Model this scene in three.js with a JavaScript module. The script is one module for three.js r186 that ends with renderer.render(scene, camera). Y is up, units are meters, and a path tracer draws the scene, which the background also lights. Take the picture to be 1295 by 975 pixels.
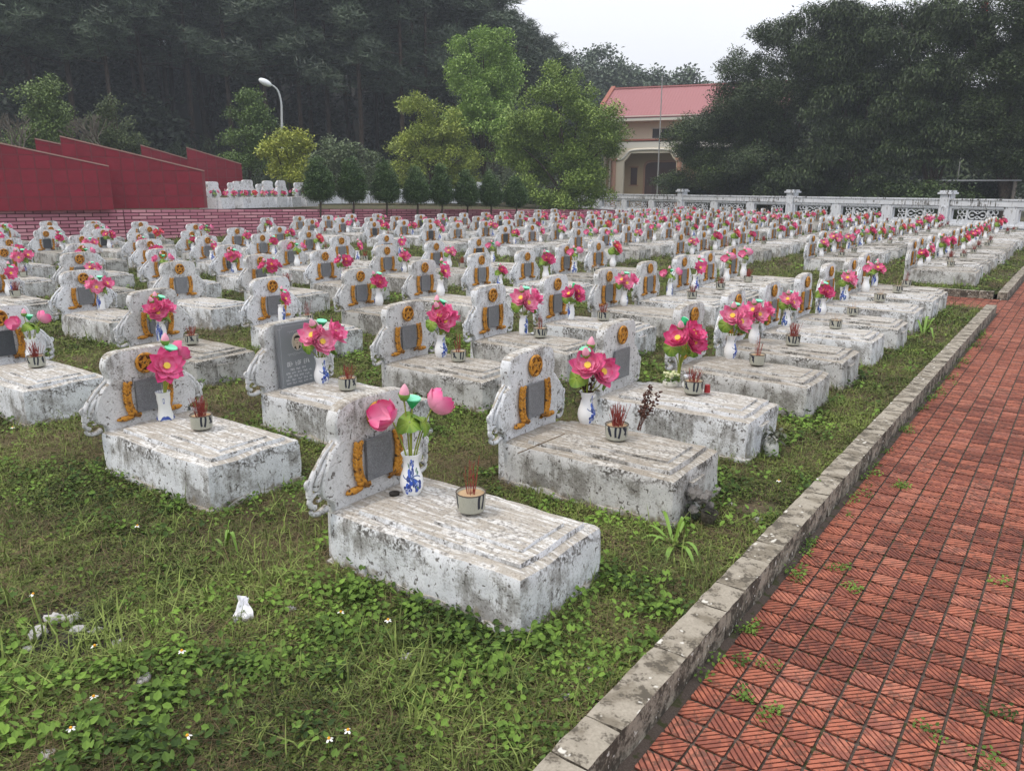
import * as THREE from 'three';
import { mergeGeometries, toCreasedNormals, mergeVertices } from 'three/addons/utils/BufferGeometryUtils.js';
import { ImprovedNoise } from 'three/addons/math/ImprovedNoise.js';

// ───────────── camera, sky, sun, exposure ─────────────
const EYE = 1.65, PITCH = 14.378 * Math.PI / 180, YAW = 36.247 * Math.PI / 180, FPX = 985;
const scene = new THREE.Scene();
const camera = new THREE.PerspectiveCamera(52.66, 1024 / 770, 0.1, 900);
camera.position.set(0, EYE, 0);
camera.rotation.order = 'YXZ';
camera.rotation.set(-PITCH, YAW, 0);
camera.updateMatrixWorld(true);
scene.add(camera);
const IN = new ImprovedNoise(), n3 = (x, y, z) => IN.noise(x, y, z);
const renderer = new THREE.WebGLRenderer({ antialias: true });
renderer.setSize(1024, 770);
renderer.toneMapping = THREE.LinearToneMapping;
renderer.toneMappingExposure = 1.12;
renderer.shadowMap.enabled = true;
{ // overcast sky, a little brighter overhead
  const w = 256, h = 128, d = new Float32Array(w * h * 4);
  for (let j = 0; j < h; j++) for (let i = 0; i < w; i++) {
    const el = ((j + 0.5) / h - 0.5) * Math.PI, s = Math.max(0, Math.sin(el)), k = (j * w + i) * 4;
    const a = (i + 0.5) / w * 6.2832, L = el < 0 ? 0.42 : (0.93 + 0.6 * s) * (1 + 0.05 * n3(Math.cos(a) * 2.2, el * 5, Math.sin(a) * 2.2) + 0.025 * n3(Math.cos(a) * 6, el * 14, Math.sin(a) * 6));
    d[k] = L * 0.945; d[k + 1] = L * 0.965; d[k + 2] = L * 1.02; d[k + 3] = 1;
  }
  const t = new THREE.DataTexture(d, w, h, THREE.RGBAFormat, THREE.FloatType);
  t.mapping = THREE.EquirectangularReflectionMapping; t.magFilter = THREE.LinearFilter; t.needsUpdate = true;
  scene.background = t; scene.environment = t;
}
const sun = new THREE.DirectionalLight(0xfff2e2, 1.5);
sun.position.set(-22, 38, 10); sun.target.position.set(-6, 0, -10);
sun.castShadow = true; sun.shadow.radius = 26; sun.shadow.mapSize.set(2048, 2048);
Object.assign(sun.shadow.camera, { left: -60, right: 60, top: 60, bottom: -60, near: 1, far: 160 });
scene.add(sun, sun.target);
scene.fog = new THREE.FogExp2(0xc8d0da, 0.0014);

// ───────────── helpers ─────────────
const V = (x, y, z) => new THREE.Vector3(x, y, z);
const GY = 0.06;                                   // lawn level above the tiled path
const rng = s => { let a = s >>> 0; return () => { a = a + 0x6D2B79F5 | 0; let t = Math.imul(a ^ a >>> 15, 1 | a); t = t + Math.imul(t ^ t >>> 7, 61 | t) ^ t; return ((t ^ t >>> 14) >>> 0) / 4294967296; }; };
const mix = (a, b, t) => a + (b - a) * t, clamp = (x, a = 0, b = 1) => Math.min(b, Math.max(a, x)), sst = (a, b, x) => { const t = clamp((x - a) / (b - a)); return t * t * (3 - 2 * t); };
const used = {};
const numbered = n => { const k = used[n] = (used[n] ?? -1) + 1; return k ? `${n}_${String(k).padStart(3, '0')}` : n; };
function mat(color, rough = 0.85, extra = {}) { return new THREE.MeshStandardMaterial({ color, roughness: rough, side: THREE.DoubleSide, ...extra }); }
function mesh(name, geo, m, parent) { const o = new THREE.Mesh(geo, m); o.name = parent ? name : numbered(name); o.castShadow = o.receiveShadow = true; (parent || scene).add(o); return o; }
function tag(o, label, category, group) { o.userData.label = label; o.userData.category = category; if (group) o.userData.group = group; return o; }
function thing(name, label, category, pos, turn = 0, group) { const o = new THREE.Group(); o.name = numbered(name); scene.add(o); o.position.set(...pos); o.rotation.y = turn; return tag(o, label, category, group); }
function struct(o, label) { o.userData.kind = 'structure'; if (label) o.userData.label = label; return o; }
function proto(fn) { const g = new THREE.Group(); fn(g); return g; }
function copyInto(src, dst) { for (const c of src.children) dst.add(c.clone()); }
const NI = g => g.index ? g.toNonIndexed() : g;
function merge(list) { list = list.map(g => { g = NI(g); for (const k of Object.keys(g.attributes)) if (!['position', 'normal', 'uv', 'color'].includes(k)) g.deleteAttribute(k); return g; }); const col = list.some(g => g.attributes.color); if (col) for (const g of list) if (!g.attributes.color) g.setAttribute('color', new THREE.BufferAttribute(new Float32Array(g.attributes.position.count * 3).fill(1), 3)); return mergeGeometries(list); }
const box = (w, h, d, x = 0, y = 0, z = 0) => new THREE.BoxGeometry(w, h, d).translate(x, y, z);
function bar(a, b, r0, r1 = r0, n = 6) { const d = b.clone().sub(a), L = d.length(); const g = new THREE.CylinderGeometry(r1, r0, L, n, 1); g.translate(0, L / 2, 0); g.applyQuaternion(new THREE.Quaternion().setFromUnitVectors(V(0, 1, 0), d.normalize())); return g.translate(a.x, a.y, a.z); }
function tube(pts, r0, r1 = r0, seg = 16, rs = 6) {   // tapered tube through points
  const c = new THREE.CatmullRomCurve3(pts), g = new THREE.TubeGeometry(c, seg, 1, rs, false), p = g.attributes.position;
  for (let i = 0; i <= seg; i++) { const q = c.getPointAt(i / seg), r = mix(r0, r1, i / seg); for (let j = 0; j <= rs; j++) { const k = i * (rs + 1) + j; p.setXYZ(k, q.x + (p.getX(k) - q.x) * r, q.y + (p.getY(k) - q.y) * r, q.z + (p.getZ(k) - q.z) * r); } }
  return g;
}
// a pixel of the photograph gives a direction; the distance over the ground is given with it
const Q = new THREE.Quaternion().setFromEuler(new THREE.Euler(-PITCH, YAW, 0, 'YXZ'));
const ray = (px, py) => V((px - 647.5) / FPX, -(py - 487.5) / FPX, -1).applyQuaternion(Q);
function spot(px, py, dist) { const d = ray(px, py), t = dist / Math.hypot(d.x, d.z); return V(d.x * t, EYE + d.y * t, d.z * t); }
function onGround(px, py, y = GY) { const d = ray(px, py), t = (y - EYE) / d.y; return V(d.x * t, y, d.z * t); }
const fwd = V(-Math.sin(YAW), 0, -Math.cos(YAW));
function toPix(p) { const v = p.clone().project(camera); return [(v.x * 0.5 + 0.5) * 1295, (0.5 - v.y * 0.5) * 975, v.z]; }

// ───────────── textures ─────────────
const RT = new Float32Array(65536); { const r = rng(7); for (let i = 0; i < 65536; i++) RT[i] = r(); }
function vn(u, v, fu, fv, s) { // tileable value noise, u,v in 0..1
  let x = u * fu, y = v * fv; const x0 = Math.floor(x), y0 = Math.floor(y); x -= x0; y -= y0; x = x * x * (3 - 2 * x); y = y * y * (3 - 2 * y);
  const a = ((x0 % fu) + fu) % fu, b = (a + 1) % fu, c = ((y0 % fv) + fv) % fv, e = (c + 1) % fv;
  const h = (i, j) => RT[(Math.imul(i, 73856093) ^ Math.imul(j, 19349663) ^ Math.imul(s, 83492791)) >>> 7 & 65535];
  const p = h(a, c), q = h(b, c), r = h(a, e), t = h(b, e);
  return p + (q - p) * x + (r - p + (p - q - r + t) * x) * y;
}
function fb(u, v, fu, fv, s, o = 4) { let a = 0, w = 0.5, t = 0; for (let i = 0; i < o; i++) { a += w * vn(u, v, fu, fv, s + i * 17); t += w; w *= 0.55; fu *= 2; fv *= 2; } return a / t; }
function tex(w, h, fn, srgb = true) {
  const d = new Uint8Array(w * h * 4);
  for (let j = 0; j < h; j++) for (let i = 0; i < w; i++) { const c = fn((i + 0.5) / w, (j + 0.5) / h, i, j), k = (j * w + i) * 4; d[k] = clamp(c[0], 0, 255); d[k + 1] = clamp(c[1], 0, 255); d[k + 2] = clamp(c[2], 0, 255); d[k + 3] = 255; }
  const t = new THREE.DataTexture(d, w, h, THREE.RGBAFormat); t.wrapS = t.wrapT = THREE.RepeatWrapping; t.magFilter = THREE.LinearFilter; t.minFilter = THREE.LinearMipmapLinearFilter; t.generateMipmaps = true; if (srgb) t.colorSpace = THREE.SRGBColorSpace; t.needsUpdate = true; return t;
}
function pair(w, h, fn) { // colour map and bump map from one function returning [r,g,b,height 0..1]
  const hh = new Float32Array(w * h);
  const map = tex(w, h, (u, v, i, j) => { const c = fn(u, v); hh[j * w + i] = c[3]; return c; });
  const bump = tex(w, h, (u, v, i, j) => { const q = hh[j * w + i] * 255; return [q, q, q]; }, false);
  return { map, bump };
}
const lerp3 = (a, b, t) => [mix(a[0], b[0], t), mix(a[1], b[1], t), mix(a[2], b[2], t), mix(a[3], b[3], t)];
// limewash atlas, 4 m wide: v 0-.25 block sides (1 m), .25-.5 headstones (1 m), .5-1 block tops (2 m)
const wash = pair(2048, 2048, (u, v) => {
  const fine = fb(u, v, 700, 700, 3, 2), mid = fb(u, v, 90, 90, 11, 4), big = fb(u, v, 12, 12, 21, 3);
  if (v < 0.5) {
    const stone = v >= 0.25, y = (v % 0.25) * 4;
    const str = fb(u, v, 200, 26, 31, 4), patch = fb(u, v, 50, 50, 41, 5), spk = fb(u, v, 420, 420, 61, 3);
    let c = lerp3([206, 209, 213, 0.58], [232, 234, 237, 0.7], mid); c = lerp3(c, [178, 179, 180, 0.5], sst(0.52, 0.8, fine) * 0.5);
    // limewash thin and worn through to grey render
    const grey = sst(0.44, 0.66, patch * 0.5 + big * 0.5 + (fine - 0.5) * 0.30 + (str - 0.5) * 0.25 - (stone ? 0.12 : 0));
    c = lerp3(c, lerp3([128, 126, 122, 0.36], [168, 166, 162, 0.48], spk), grey * 0.72);
    const crack = Math.abs(fb(u, v, 40, 40, 91, 4) - 0.5); if (crack < 0.004) c = lerp3(c, [110, 106, 100, 0.2], 0.6);
    // grey weathering in soft mottles, and black mould along the wet line under the upper edge
    const soft = sst(0.42, 0.66, patch * 0.42 + big * 0.34 + str * 0.12 + spk * 0.12 - (stone ? 0.11 : 0));
    c = lerp3(c, lerp3([122, 120, 117, 0.42], [158, 157, 155, 0.5], spk), soft * 0.55);
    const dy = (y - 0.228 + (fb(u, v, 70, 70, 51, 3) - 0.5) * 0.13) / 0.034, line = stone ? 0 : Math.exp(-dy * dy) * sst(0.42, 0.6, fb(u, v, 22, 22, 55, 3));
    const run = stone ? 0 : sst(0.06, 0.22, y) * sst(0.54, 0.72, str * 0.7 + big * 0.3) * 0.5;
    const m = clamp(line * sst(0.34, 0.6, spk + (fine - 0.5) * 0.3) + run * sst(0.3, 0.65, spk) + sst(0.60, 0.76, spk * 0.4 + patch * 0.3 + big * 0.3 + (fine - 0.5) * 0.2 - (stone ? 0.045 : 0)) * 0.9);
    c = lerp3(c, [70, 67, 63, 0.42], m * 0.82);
    const chips = sst(0.72, 0.76, fb(u, v, 260, 200, 71, 3)); c = lerp3(c, [88, 84, 80, 0.2], chips * 0.75);
    const soil = sst(0.06, 0.0, y + (fb(u, v, 120, 120, 81, 3) - 0.5) * 0.13); c = lerp3(c, [116, 106, 84, 0.5], stone ? 0 : soil * 0.7);
    return c;
  }
  const st = fb(u, v, 28, 380, 33, 4), patch = fb(u, v, 44, 70, 43, 5), spk = fb(u, v, 300, 360, 61, 3);
  let c = lerp3([176, 168, 156, 0.45], [156, 151, 143, 0.4], mid); c = lerp3(c, [132, 125, 115, 0.34], sst(0.42, 0.75, fine) * 0.7);
  const w = sst(0.42, 0.58, st * 0.5 + patch * 0.3 + big * 0.2 + (fine - 0.5) * 0.22 - 0.028);                                   // what is left of the white
  c = lerp3(c, lerp3([198, 197, 194, 0.58], [224, 224, 222, 0.7], mid), w * 0.95);
  const m = sst(0.50, 0.72, spk * 0.45 + big * 0.2 + patch * 0.2 + st * 0.15 + (fine - 0.5) * 0.2);
  return lerp3(c, [92, 87, 81, 0.4], m * 0.7);
});
const M = {};
M.wash = mat(0xffffff, 0.93, { map: wash.map, bumpMap: wash.bump, bumpScale: 0.0038 });
M.washes = [0xffffff, 0xf3f1ee, 0xe4e1dc, 0xd4d1cb].map(c => mat(c, 0.93, { map: wash.map, bumpMap: wash.bump, bumpScale: 0.0038 }));   // repainted years apart
const soilTex = pair(1024, 1024, (u, v) => { // 3 m square of lawn soil and moss
  const f = fb(u, v, 256, 256, 5, 3), m = fb(u, v, 20, 20, 15, 5), b = fb(u, v, 6, 6, 25, 3), d = fb(u, v, 60, 60, 35, 4);
  let c = lerp3([66, 56, 41, 0.3], [96, 84, 63, 0.5], f);
  c = lerp3(c, lerp3([50, 57, 25, 0.4], [76, 82, 38, 0.65], f), sst(0.40, 0.58, m * 0.6 + d * 0.4 + (f - .5) * .3));
  c = lerp3(c, [124, 110, 84, 0.55], sst(0.6, 0.72, f) * 0.5); c = lerp3(c, [44, 38, 28, 0.1], sst(0.57, 0.68, d + (b - .5) * .4) * 0.6);
  return c;
});
M.lawn = mat(0xffffff, 1, { map: soilTex.map, bumpMap: soilTex.bump, bumpScale: 0.02 });
const clayTex = pair(512, 512, (u, v) => { // fired clay, 0.5 m
  const f = fb(u, v, 128, 128, 6, 3), m = fb(u, v, 10, 10, 16, 4), d = fb(u, v, 24, 24, 26, 4);
  let c = lerp3([154, 91, 72, 0.5], [180, 115, 92, 0.6], f); c = lerp3(c, [135, 80, 66, 0.45], sst(0.45, 0.65, m)); return lerp3(c, [96, 66, 54, 0.35], sst(0.55, 0.72, d + (f - .5) * .3) * 0.75);
});
const concTex = pair(1024, 1024, (u, v) => { // old concrete, 2 m
  const f = fb(u, v, 300, 300, 8, 3), m = fb(u, v, 24, 24, 18, 5), d = fb(u, v, 60, 60, 28, 4);
  let c = lerp3([134, 127, 114, 0.45], [170, 162, 148, 0.6], f); c = lerp3(c, [112, 104, 90, 0.4], sst(0.42, 0.68, m + (f - .5) * .3) * 0.85); c = lerp3(c, [72, 66, 57, 0.3], sst(0.5, 0.74, d + (m - .5) * .4 + (f - .5) * .5) * 0.75);
  if (v > 0.5) { c = lerp3(c, [58, 52, 44, 0.3], sst(0.3, 0.62, m * 0.5 + d * 0.5 + (f - .5) * .4) * 0.85); return lerp3(c, [190, 187, 180, 0.65], sst(0.73, 0.77, fb(u, v, 120, 120, 48, 3))); } // upper half: black mould plus painted-in side shade, for the kerb sides
  return lerp3(c, [200, 197, 188, 0.65], sst(0.74, 0.80, fb(u, v, 60, 60, 38, 3)));
});
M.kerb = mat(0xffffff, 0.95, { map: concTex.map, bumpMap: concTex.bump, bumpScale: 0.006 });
const bedTex = pair(512, 512, (u, v) => { const f = fb(u, v, 200, 200, 9, 3), m = fb(u, v, 12, 12, 19, 4); return lerp3(lerp3([66, 56, 50, 0.4], [106, 94, 84, 0.6], f), [60, 62, 34, 0.5], sst(0.55, 0.7, m)); });
M.bed = mat(0xffffff, 1, { map: bedTex.map, bumpMap: bedTex.bump, bumpScale: 0.005 });
const wallTex = pair(1024, 512, (u, v) => { // weathered white paint on the boundary wall, 8 x 4 m
  const f = fb(u, v, 400, 200, 10, 2), m = fb(u, v, 30, 20, 20, 4), st = fb(u, v, 260, 10, 30, 3), b = fb(u, v, 8, 5, 40, 3);
  let c = lerp3([196, 200, 206, 0.5], [222, 225, 230, 0.6], m); c = lerp3(c, [120, 118, 114, 0.4], sst(0.5, 0.72, m * 0.4 + st * 0.5 + (f - .5) * .4 + (b - .5) * .4)); return lerp3(c, [74, 72, 68, 0.35], sst(0.57, 0.7, st * 0.5 + fb(u, v, 60, 60, 50, 3) * 0.5 + (b - .5) * .3));
});
M.wall = mat(0xffffff, 0.9, { map: wallTex.map, bumpMap: wallTex.bump, bumpScale: 0.01 });
const ochreTex = pair(256, 256, (u, v) => { const f = fb(u, v, 64, 64, 12, 3), m = fb(u, v, 8, 8, 22, 4); let c = lerp3([178, 118, 26, 0.5], [206, 146, 48, 0.6], f); c = lerp3(c, [128, 84, 26, 0.4], sst(0.5, 0.68, m)); return lerp3(c, [70, 48, 26, 0.3], sst(0.62, 0.74, fb(u, v, 24, 24, 32, 3))); });
M.ochre = mat(0xffffff, 0.7, { map: ochreTex.map, bumpMap: ochreTex.bump, bumpScale: 0.002 });
M.ochreDark = mat(0x5a3818, 0.8, { bumpMap: ochreTex.bump, bumpScale: 0.002 });
const graniteTex = tex(256, 256, (u, v) => { const f = fb(u, v, 128, 128, 13, 2) - 0.5, m = fb(u, v, 6, 6, 23, 3) - 0.5; const q = 116 + f * 60 + m * 26; return [q, q + 2, q + 6]; });
M.plaque = mat(0xffffff, 0.42, { map: graniteTex });
M.plaqueDark = mat(0x989ea2, 0.5, { map: graniteTex });
function boxUV(g, s = 1, ou = 0, ov = 0) { // uv in metres / s
  g = NI(g); const p = g.attributes.position, uv = new Float32Array(p.count * 2), a = V(), b = V(), c = V(), n = V();
  for (let i = 0; i < p.count; i += 3) {
    a.fromBufferAttribute(p, i); b.fromBufferAttribute(p, i + 1); c.fromBufferAttribute(p, i + 2); n.copy(b).sub(a).cross(c.clone().sub(a)).normalize();
    const ax = Math.abs(n.x), ay = Math.abs(n.y), az = Math.abs(n.z);
    [a, b, c].forEach((q, k) => { let U, W; if (ay > ax && ay > az) { U = q.x; W = q.z; } else if (ax > az) { U = q.z; W = q.y; } else { U = q.x; W = q.y; } uv[(i + k) * 2] = (U + ou) / s; uv[(i + k) * 2 + 1] = (W + ov) / s; });
  }
  g.setAttribute('uv', new THREE.BufferAttribute(uv, 2)); return g;
}
function washUV(g, band, ou, ov, y0 = 0) {
  g = NI(g); const p = g.attributes.position, uv = new Float32Array(p.count * 2), a = V(), b = V(), c = V(), n = V();
  for (let i = 0; i < p.count; i += 3) {
    a.fromBufferAttribute(p, i); b.fromBufferAttribute(p, i + 1); c.fromBufferAttribute(p, i + 2); n.copy(b).sub(a).cross(c.clone().sub(a)).normalize();
    const ax = Math.abs(n.x), ay = Math.abs(n.y), az = Math.abs(n.z);
    [a, b, c].forEach((q, k) => {
      let U, W;
      if (ay > 0.62) { U = q.x + ou; W = 0.5 + (q.z + ov) / 4; } else { U = (ax > az ? q.z + 1.7 : q.x) + ou; W = band * 0.25 + clamp(q.y + y0, 0.004, 0.99) / 4; }
      uv[(i + k) * 2] = U / 4; uv[(i + k) * 2 + 1] = W;
    });
  }
  g.setAttribute('uv', new THREE.BufferAttribute(uv, 2)); return g;
}
function lump(g, amp, f, seed) { const p = g.attributes.position; for (let i = 0; i < p.count; i++) { const x = p.getX(i), y = p.getY(i), z = p.getZ(i); p.setXYZ(i, x + amp * n3(x * f + seed, y * f, z * f), y + amp * n3(x * f, y * f + seed + 9.3, z * f), z + amp * n3(x * f, y * f, z * f + seed + 21.7)); } return g; }
function roundBox(w, h, d, sx, sy, sz, r, taper = 0) { // centred in x,z, standing on y=0, upper edges rounded
  const g = new THREE.BoxGeometry(w, h, d, sx, sy, sz).translate(0, h / 2, 0), p = g.attributes.position, q = V(), c = V();
  for (let i = 0; i < p.count; i++) {
    q.fromBufferAttribute(p, i); c.set(clamp(q.x, -w / 2 + r, w / 2 - r), Math.min(q.y, h - r), clamp(q.z, -d / 2 + r, d / 2 - r)); const e = q.clone().sub(c); if (e.length() > r) { e.setLength(r); q.copy(c).add(e); }
    const k = 1 - taper * q.y / h; p.setXYZ(i, q.x * k, q.y, q.z * k);
  } return g;
}

function colorize(g, fn) { const p = g.attributes.position, c = new Float32Array(p.count * 3), k = new THREE.Color(); for (let i = 0; i < p.count; i++) { fn(k, i, p); c[i * 3] = k.r; c[i * 3 + 1] = k.g; c[i * 3 + 2] = k.b; } g.setAttribute('color', new THREE.BufferAttribute(c, 3)); return g; }

// ───────────── ground ─────────────
const hillN = V(-0.965, 0, -0.262);
function hillH(x, z) { const s = x * hillN.x + z * hillN.z - 42; if (s <= 0) return 0; const e = 0.36 * s * s / (s + 14); return 30 * Math.tanh(e / 30) + 0.5 * n3(x * 0.06, 0, z * 0.06) * Math.min(1, s / 10); }
struct(mesh('ground', boxUV(new THREE.PlaneGeometry(1400, 1400).rotateX(-Math.PI / 2).translate(0, -0.05, 0), 3), M.lawn), 'green and brown ground reaching to the horizon');
const lawnY = (x, z) => GY + 0.014 * n3(x * 1.9, 1, z * 1.9) + 0.008 * n3(x * 6, 2, z * 6);
function lawnSheet(name, x0, x1, z0, z1, nx, nz) {
  const g = new THREE.PlaneGeometry(x1 - x0, z0 - z1, nx, nz).rotateX(-Math.PI / 2).translate((x0 + x1) / 2, 0, (z0 + z1) / 2), p = g.attributes.position, uv = g.attributes.uv;
  for (let i = 0; i < p.count; i++) { p.setY(i, lawnY(p.getX(i), p.getZ(i))); uv.setXY(i, p.getX(i) / 3, p.getZ(i) / 3); }
  g.computeVertexNormals(); return struct(mesh(name, g, M.lawn), 'soil and moss of the grave lawn');
}
lawnSheet('lawn', -30, -1.0, 2.5, -12.1, 240, 130);
lawnSheet('lawn', -34, -1.0, -13.75, -46, 120, 120);
lawnSheet('lawn', -34, -2.75, -12.1, -13.75, 120, 8);

// ───────────── tiled path ─────────────
const TX = 0.1015, TZ = 0.1;
const pathGroup = new THREE.Group(); pathGroup.name = 'tiled_path'; struct(pathGroup, 'red ribbed clay tile path beside the grave lawn'); scene.add(pathGroup);
mesh('tile_bed', boxUV(new THREE.PlaneGeometry(6.0, 40).rotateX(-Math.PI / 2).translate(2.1, -0.009, -17), 0.5), M.bed, pathGroup);
mesh('tile_bed', boxUV(new THREE.PlaneGeometry(1.9, 1.56).rotateX(-Math.PI / 2).translate(-1.85, -0.0088, -12.93), 0.5), M.bed, pathGroup);
const tileMats = [0xffffff, 0xf2e6de, 0xfaeee6, 0xdccdc6, 0xc8b8b2].map(c => mat(c, 0.85, { map: clayTex.map, bumpMap: clayTex.bump, bumpScale: 0.0016, vertexColors: true }));
function tileGeo(diag, seed) {
  const r = rng(seed), hw = TX / 2 - 0.0046, hd = TZ / 2 - 0.0066, pos = [], N = 7, out = [];
  const clip = (poly, nx, nz, d) => { const o = []; for (let i = 0; i < poly.length; i++) { const a = poly[i], b = poly[(i + 1) % poly.length], da = a[0] * nx + a[1] * nz - d, db = b[0] * nx + b[1] * nz - d; if (da >= 0) o.push(a); if (da * db < 0) { const t = da / (da - db); o.push([mix(a[0], b[0], t), mix(a[1], b[1], t)]); } } return o; };
  const nx = Math.SQRT1_2, nz = diag ? Math.SQRT1_2 : -Math.SQRT1_2, ext = (hw + hd) * Math.SQRT1_2, step = 2 * ext / N;
  const tri = (a, b, c) => pos.push(...a, ...b, ...c);
  for (let k = 0; k < N; k++) {
    const d0 = -ext + k * step + 0.0027, d1 = -ext + (k + 1) * step - 0.0027, y = (r() - 0.5) * 0.0016;
    let poly = [[-hw, -hd], [hw, -hd], [hw, hd], [-hw, hd]]; poly = clip(poly, nx, nz, d0); poly = clip(poly, -nx, -nz, -d1); if (poly.length < 3) continue;
    for (let i = 1; i < poly.length - 1; i++) tri([poly[0][0], y, poly[0][1]], [poly[i + 1][0], y, poly[i + 1][1]], [poly[i][0], y, poly[i][1]]);
    for (let i = 0; i < poly.length; i++) { const a = poly[i], b = poly[(i + 1) % poly.length]; if (Math.hypot(a[0] - b[0], a[1] - b[1]) < 0.012) continue; tri([a[0], y, a[1]], [b[0], y, b[1]], [b[0], -0.008, b[1]]); tri([a[0], y, a[1]], [b[0], -0.008, b[1]], [a[0], -0.008, a[1]]); }
  }
  const floorAt = pos.length / 3, q = -0.0045; tri([-hw, q, -hd], [-hw, q, hd], [hw, q, hd]); tri([-hw, q, -hd], [hw, q, hd], [hw, q, -hd]);
  const g = new THREE.BufferGeometry(); g.setAttribute('position', new THREE.BufferAttribute(new Float32Array(pos), 3)); g.computeVertexNormals(); const out2 = boxUV(g, 0.5, r() * 3, r() * 3); return colorize(out2, (c, i, p) => p.getY(i) < -0.004 ? c.setRGB(0.42, 0.30, 0.27) : c.setRGB(1, 1, 1));   // dirt lies in the grooves
}
const tileGeos = [0, 1].map(d => [1, 2, 3, 4, 5, 6].map(s => tileGeo(d, s + d * 10)));
{
  const r = rng(31), cells = [];
  for (let j = -160; j < 30; j++) for (let i = -22; i < 11; i++) {
    const x = -0.453 + (i + 0.5) * TX, z = -2.465 + (j + 0.5) * TZ; const cross = z < -12.2 && z > -13.68;
    if (x < (cross ? -2.74 : -0.83)) continue; if (z > 0.4) continue;
    if (cross && x < -0.9 && x > -2.74 || x >= -0.83) {
      const [px, py, pz] = toPix(V(x, 0, z)), inView = px > -40 && px < 1340 && py < 1010 && pz < 1;
      cells.push({ x, z, i, j, d: inView ? x * x + z * z + EYE * EYE : 1e6 + z * z });
    }
  }
  cells.sort((a, b) => a.d - b.d); const rest = [[], [], [], [], []];
  cells.forEach((c, k) => {
    const diag = (c.i + c.j) & 1, v = Math.floor(r() * 6), w = n3(c.x * 1.3, 3, c.z * 1.3) + (r() - 0.5) * 0.9, m = w > 0.42 ? 4 : w > 0.22 ? 3 : Math.floor(r() * 3), dy = (r() - 0.5) * 0.003, rot = (r() - 0.5) * 0.02, tx = (r() - .5) * .02, tz = (r() - .5) * .02;
    if (k < 300) { const o = mesh('tile', tileGeos[diag][v], tileMats[m], pathGroup); o.position.set(c.x, dy, c.z); o.rotation.set(tx, rot, tz); }
    else rest[m].push(tileGeos[diag][v].clone().rotateY(rot).translate(c.x, dy, c.z));
  });
  rest.forEach((l, m) => { if (l.length) mesh('tiles', merge(l), tileMats[m], pathGroup).userData.kind = 'stuff'; });
}
{ const fieldMat = mat(0xc8b4ac, 0.9, { map: clayTex.map, bumpMap: clayTex.bump, bumpScale: 0.004 }); // the path beyond the right edge of the picture goes on as plain tiled surface
  mesh('tile_field', boxUV(new THREE.PlaneGeometry(4.4, 40).rotateX(-Math.PI / 2).translate(2.866, -0.003, -17), 0.5), fieldMat, pathGroup);
  mesh('tile_field', boxUV(new THREE.PlaneGeometry(1.52, 19).rotateX(-Math.PI / 2).translate(-0.1, -0.003, -28), 0.5), fieldMat, pathGroup);
}
// ───────────── kerbs ─────────────
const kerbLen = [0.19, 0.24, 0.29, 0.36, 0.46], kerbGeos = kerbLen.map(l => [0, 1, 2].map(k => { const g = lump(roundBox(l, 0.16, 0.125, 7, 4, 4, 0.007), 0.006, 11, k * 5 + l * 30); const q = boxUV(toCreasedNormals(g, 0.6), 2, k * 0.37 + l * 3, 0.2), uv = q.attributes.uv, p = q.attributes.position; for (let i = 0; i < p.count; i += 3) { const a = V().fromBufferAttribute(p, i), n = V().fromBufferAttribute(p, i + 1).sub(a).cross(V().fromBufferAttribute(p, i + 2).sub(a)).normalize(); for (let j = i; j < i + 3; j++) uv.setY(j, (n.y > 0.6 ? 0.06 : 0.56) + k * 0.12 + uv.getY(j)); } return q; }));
function kerbRun(label, x0, z0, x1, z1, seed) {
  const G = new THREE.Group(); G.name = numbered('kerb'); struct(G, label); scene.add(G);
  const r = rng(seed), L = Math.hypot(x1 - x0, z1 - z0), dx = (x1 - x0) / L, dz = (z1 - z0) / L; let s = 0;
  while (s < L - 0.02) {
    const ki = Math.floor(r() * 5), l = Math.min(kerbLen[ki], L - s), m = s + l / 2;
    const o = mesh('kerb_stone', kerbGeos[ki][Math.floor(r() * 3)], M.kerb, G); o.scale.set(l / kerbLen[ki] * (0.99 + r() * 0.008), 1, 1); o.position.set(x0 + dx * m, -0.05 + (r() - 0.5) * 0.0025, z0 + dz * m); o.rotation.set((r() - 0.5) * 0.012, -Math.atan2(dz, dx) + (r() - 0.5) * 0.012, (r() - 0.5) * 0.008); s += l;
  }
}
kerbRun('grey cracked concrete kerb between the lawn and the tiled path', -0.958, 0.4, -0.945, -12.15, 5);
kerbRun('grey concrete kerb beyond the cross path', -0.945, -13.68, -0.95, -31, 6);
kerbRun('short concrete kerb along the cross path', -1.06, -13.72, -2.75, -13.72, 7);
// ───────────── hillside and terrace ─────────────
{
  const g = new THREE.PlaneGeometry(420, 420, 110, 110).rotateX(-Math.PI / 2).translate(-150, 0, -130), p = g.attributes.position, uv = g.attributes.uv;
  for (let i = 0; i < p.count; i++) { const x = p.getX(i), z = p.getZ(i), h = hillH(x, z); p.setY(i, h > 0.02 ? h - 0.06 : -0.4); uv.setXY(i, x / 6, z / 6); }
  g.computeVertexNormals(); struct(mesh('hillside', g, mat(0x7c7c68, 1, { map: soilTex.map })), 'wooded hillside behind the cemetery');
}
const BW = [V(-25.2, 0, -4.9), V(-23.08, 0, -12.14), V(-20.6, 0, -20.7), V(-17.3, 0, -32.2)], BWtop = [1.06, 0.98, 0.84, 0.60];
const brickX = z => { for (let i = 0; i < 3; i++) if (z >= BW[i + 1].z || i === 2) return mix(BW[i].x, BW[i + 1].x, (z - BW[i].z) / (BW[i + 1].z - BW[i].z)); };
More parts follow.
